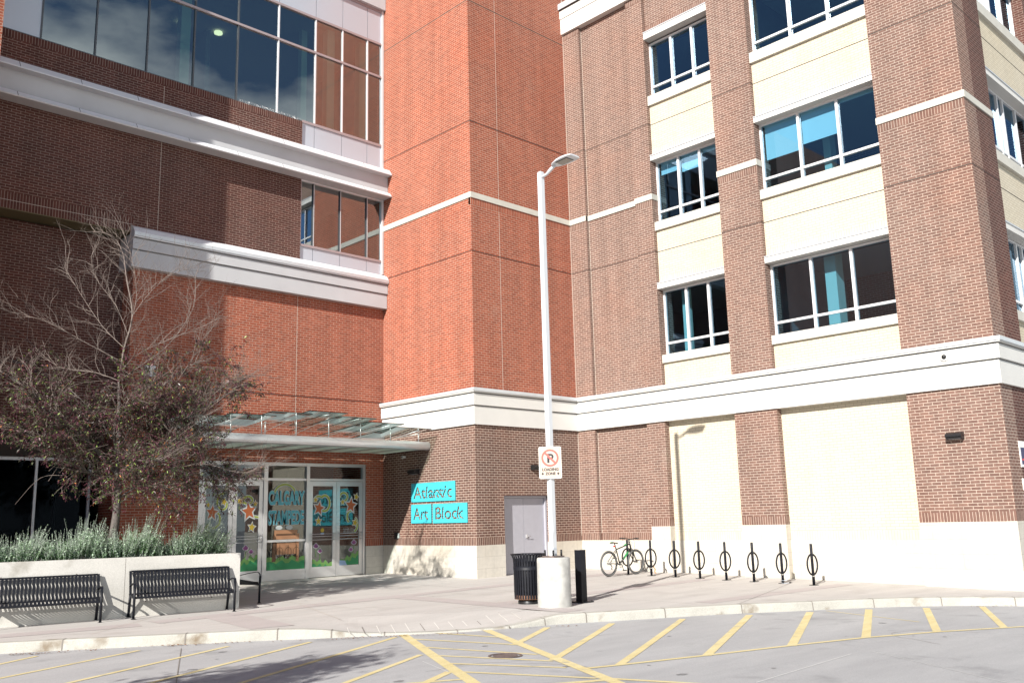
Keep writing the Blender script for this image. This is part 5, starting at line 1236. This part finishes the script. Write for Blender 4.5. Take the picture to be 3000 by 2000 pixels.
for pts, r0 in leaf_limbs:
    P = limb(pts, r0*.62, .007, tk, 6, 6)
    for i in range(5, len(P), 1):
        for q in range(2):
            d = (P[min(i+1,len(P)-1)]-P[i-1]).normalized()+lean_dir(P[i]).normalized()*1.1
            twig(P[i], d, random.uniform(.45,.9), .008, 1, 0.0 if random.random() < max(.18, (P[i].z-2.6)*.5) else 1.0)
bare = [([T(-.05,3.8), T(.35,4.1,.1), T(1.0,4.6,.2), T(1.55,5.4,.2), T(1.6,6.1,.1)], .026), ([T(.12,4.9), T(.3,5.6,-.1), T(.22,6.3,-.2), T(.0,6.9,-.2)], .020), ([T(-.05,3.8), T(-.6,4.0,.1), T(-1.5,4.2,.2), T(-2.3,4.9,.3)], .020),
 ([T(.03,4.5), T(-.5,5.0,.1), T(-1.0,5.7,.1), T(-1.35,6.3,0)], .020), ([T(-.02,4.0), T(.5,4.3,-.3), T(1.3,4.6,-.4), T(2.2,4.9,-.4)], .020), ([T(.18,5.2), T(.5,5.7,.1), T(.9,6.1,.2), T(1.4,6.3,.2)], .016),
 ([T(.0,4.2), T(-.7,4.6,-.3), T(-1.4,5.0,-.5), T(-2.1,5.2,-.6)], .018), ([T(.6,3.3), T(1.2,3.7,.1), T(1.7,4.4,.1), T(2.0,4.9,.1)], .018), ([T(.1,4.8), T(-.3,5.5,.2), T(-.75,6.1,.2), T(-.9,6.6,.2)], .016),
 ([T(1.7,3.1), T(2.1,3.5), T(2.6,3.7), T(3.1,3.8)], .016), ([T(.8,2.3,-.4), T(1.5,2.5,-.7), T(2.3,3.0,-.8), T(3.0,3.5,-.8)], .018), ([T(1.5,1.9,-.5), T(2.3,1.95,-.6), T(3.1,1.75,-.6), T(3.5,1.9,-.6)], .012)]
for pts, r0 in bare:
    P = limb(pts, r0*.42, .003, twigs, 6, 5)
    for i in range(3, len(P), 1):
        d = (P[min(i+1,len(P)-1)]-P[i-1]).normalized()+lean_dir(P[i]).normalized()*.8
        twig(P[i], d, random.uniform(.5,1.1), .0055, 1 if random.random() < .5 else 2, 0)
for i in range(4, len(lead), 1):
    d = (lead[min(i+1,len(lead)-1)]-lead[i-1]).normalized()+lean_dir(lead[i]).normalized()*.9; twig(lead[i], d, random.uniform(.5,1.0), .006, 2, 0)
for k in range(16):     # pale bare rods in front of the leaves
    a0 = T(random.uniform(.9,1.5), random.uniform(1.5,2.3), -.9); en = T(random.uniform(2.0,3.2), random.uniform(2.3,3.7), random.uniform(-1.2,-.6))
    P = limb([a0, a0.lerp(en,.45)+Vector((0,0,random.uniform(-.1,.25))), en], .007, .0025, twigs, 5, 4)
    for i in range(3, len(P), 2): twig(P[i], (P[i]-P[i-1]).normalized()+lean_dir(P[i])*.4, random.uniform(.3,.6), .003, 2, 0)
for k in range(30):     # long thin bare shoots through the crown
    a0 = T(random.uniform(-1.6,1.2), random.uniform(1.5,3.4), random.uniform(-1.0,-.3)); d_ = Vector((random.gauss(0,1), random.gauss(0,1), random.gauss(.2,.7))).normalized()
    P = limb([a0, a0+d_*.5+Vector((0,0,.1)), a0+d_*random.uniform(.9,1.4)+Vector((0,0,random.uniform(-.4,.3)))], .006, .002, twigs, 5, 4)
tk.build('trunk', tr, fix=False); twigs.build('branches', tr, fix=False)
lv = MB(); random.seed(5)
for p, d, q in leafpts:
    for j in range(2):
        pp = p+Vector((random.gauss(0,.015), random.gauss(0,.015), random.gauss(0,.015))); a = random.random()*6.283
        dd = (d*.5+Vector((math.cos(a)*.8, math.sin(a)*.8, random.uniform(-1.0,.15)))).normalized(); L_ = random.uniform(.05,.09); s_ = dd.cross(Vector((random.gauss(0,.5), random.gauss(0,.5), 1))).normalized()*L_*.17
        r_ = random.random(); mat = LP if r_ < .52 else LD if r_ < .76 else LG if r_ < .955 else LY if r_ < .988 else LO
        up = Vector((0,0,.006)); lv.face([pp, pp+dd*L_*.5+s_+up, pp+dd*L_, pp+dd*L_*.5-s_+up], mat)
lv.build('foliage', tr, fix=False)
print('LEAVES', len(lv.f), 'twig faces', len(twigs.f))

# ================================================================== THINGS BEHIND THE CAMERA (they only show as shade and in the glass)
st = empty('street_tree', 'leafy street tree left of the camera that shades the road', 'tree', (-18.4,-10.95,g(-18.4,-10.95)-.1))
m = MB(); m.tube([(0,0,0),(.05,0,1.2),(0,.05,2.6),(.1,0,4.3)], [.14,.12,.09,.04], BARK, n=8); m.build('trunk', st)
m = MB(); random.seed(9)
for k in range(60):
    a = random.random()*6.283; r_ = math.sqrt(random.random())*1.35; cz = random.uniform(2.2,5.3); rr_ = 1-abs(cz-3.6)/2.2; c_ = Vector((math.cos(a)*r_*rr_, math.sin(a)*r_*rr_, cz))
    for i in range(60):
        p = c_+Vector((random.gauss(0,.2), random.gauss(0,.2), random.gauss(0,.2))); d = Vector((random.gauss(0,1), random.gauss(0,1), random.gauss(0,1))).normalized()*.09; s_ = d.cross(Vector((0,0,1))).normalized()*.035
        m.face([p-d, p+s_, p+d, p-s_], LG)
m.build('crown', st, fix=False)
ob = empty('opposite_building', 'plain dark brick building across the street seen only as a reflection', 'building', (-62, 30, -1))
m = MB(); m.box(-20,-18,0,0,60,34,plain('opposite_dark_brick',(.06,.045,.045),.9)); m.build('wall', ob)
for k in range(6):
    for j in range(6):
        m = MB(); m.box(0,-14+11*k,4+5*j,.06,-9+11*k,6.6+5*j,FRAME); o = m.build('window', ob); q = MB(); q.box(.06,-13.8+11*k,4.2+5*j,.08,-9.2+11*k,6.4+5*j,G_DK) if False else q.box(.06,-13.8+11*k,4.2+5*j,.08,-9.2+11*k,6.4+5*j,PANEL); q.build('pane', o)

ip = empty('potted_plant', 'leafy green plant behind the lowest wide window at right', 'plant', (X1+.62, -7.35, 5.75))
GL_ = plain('bright_plant_leaf', (.14,.42,.06), .5)
m = MB(); m.lathe((0,0,-.9), [(0,0),(.14,0),(.18,.38),(.16,.38),(.15,.33),(0,.33)], SILL, 20); m.build('pot', ip)
m = MB(); random.seed(4)
for k in range(16):
    a = random.random()*6.283; L_ = random.uniform(.5,.95); o_ = Vector((math.cos(a)*.35, math.sin(a)*.7, 1)).normalized(); p = Vector((0,0,-.55)); pts = [p, p+o_*L_*.5, p+o_*L_*.8+Vector((math.cos(a)*.1, math.sin(a)*.22, -.02)), p+o_*L_*.9+Vector((math.cos(a)*.18, math.sin(a)*.40, -.15))]
    m.strap(pts, .07, .004, (-math.sin(a), math.cos(a), 0), GL_)
m.build('leaves', ip)
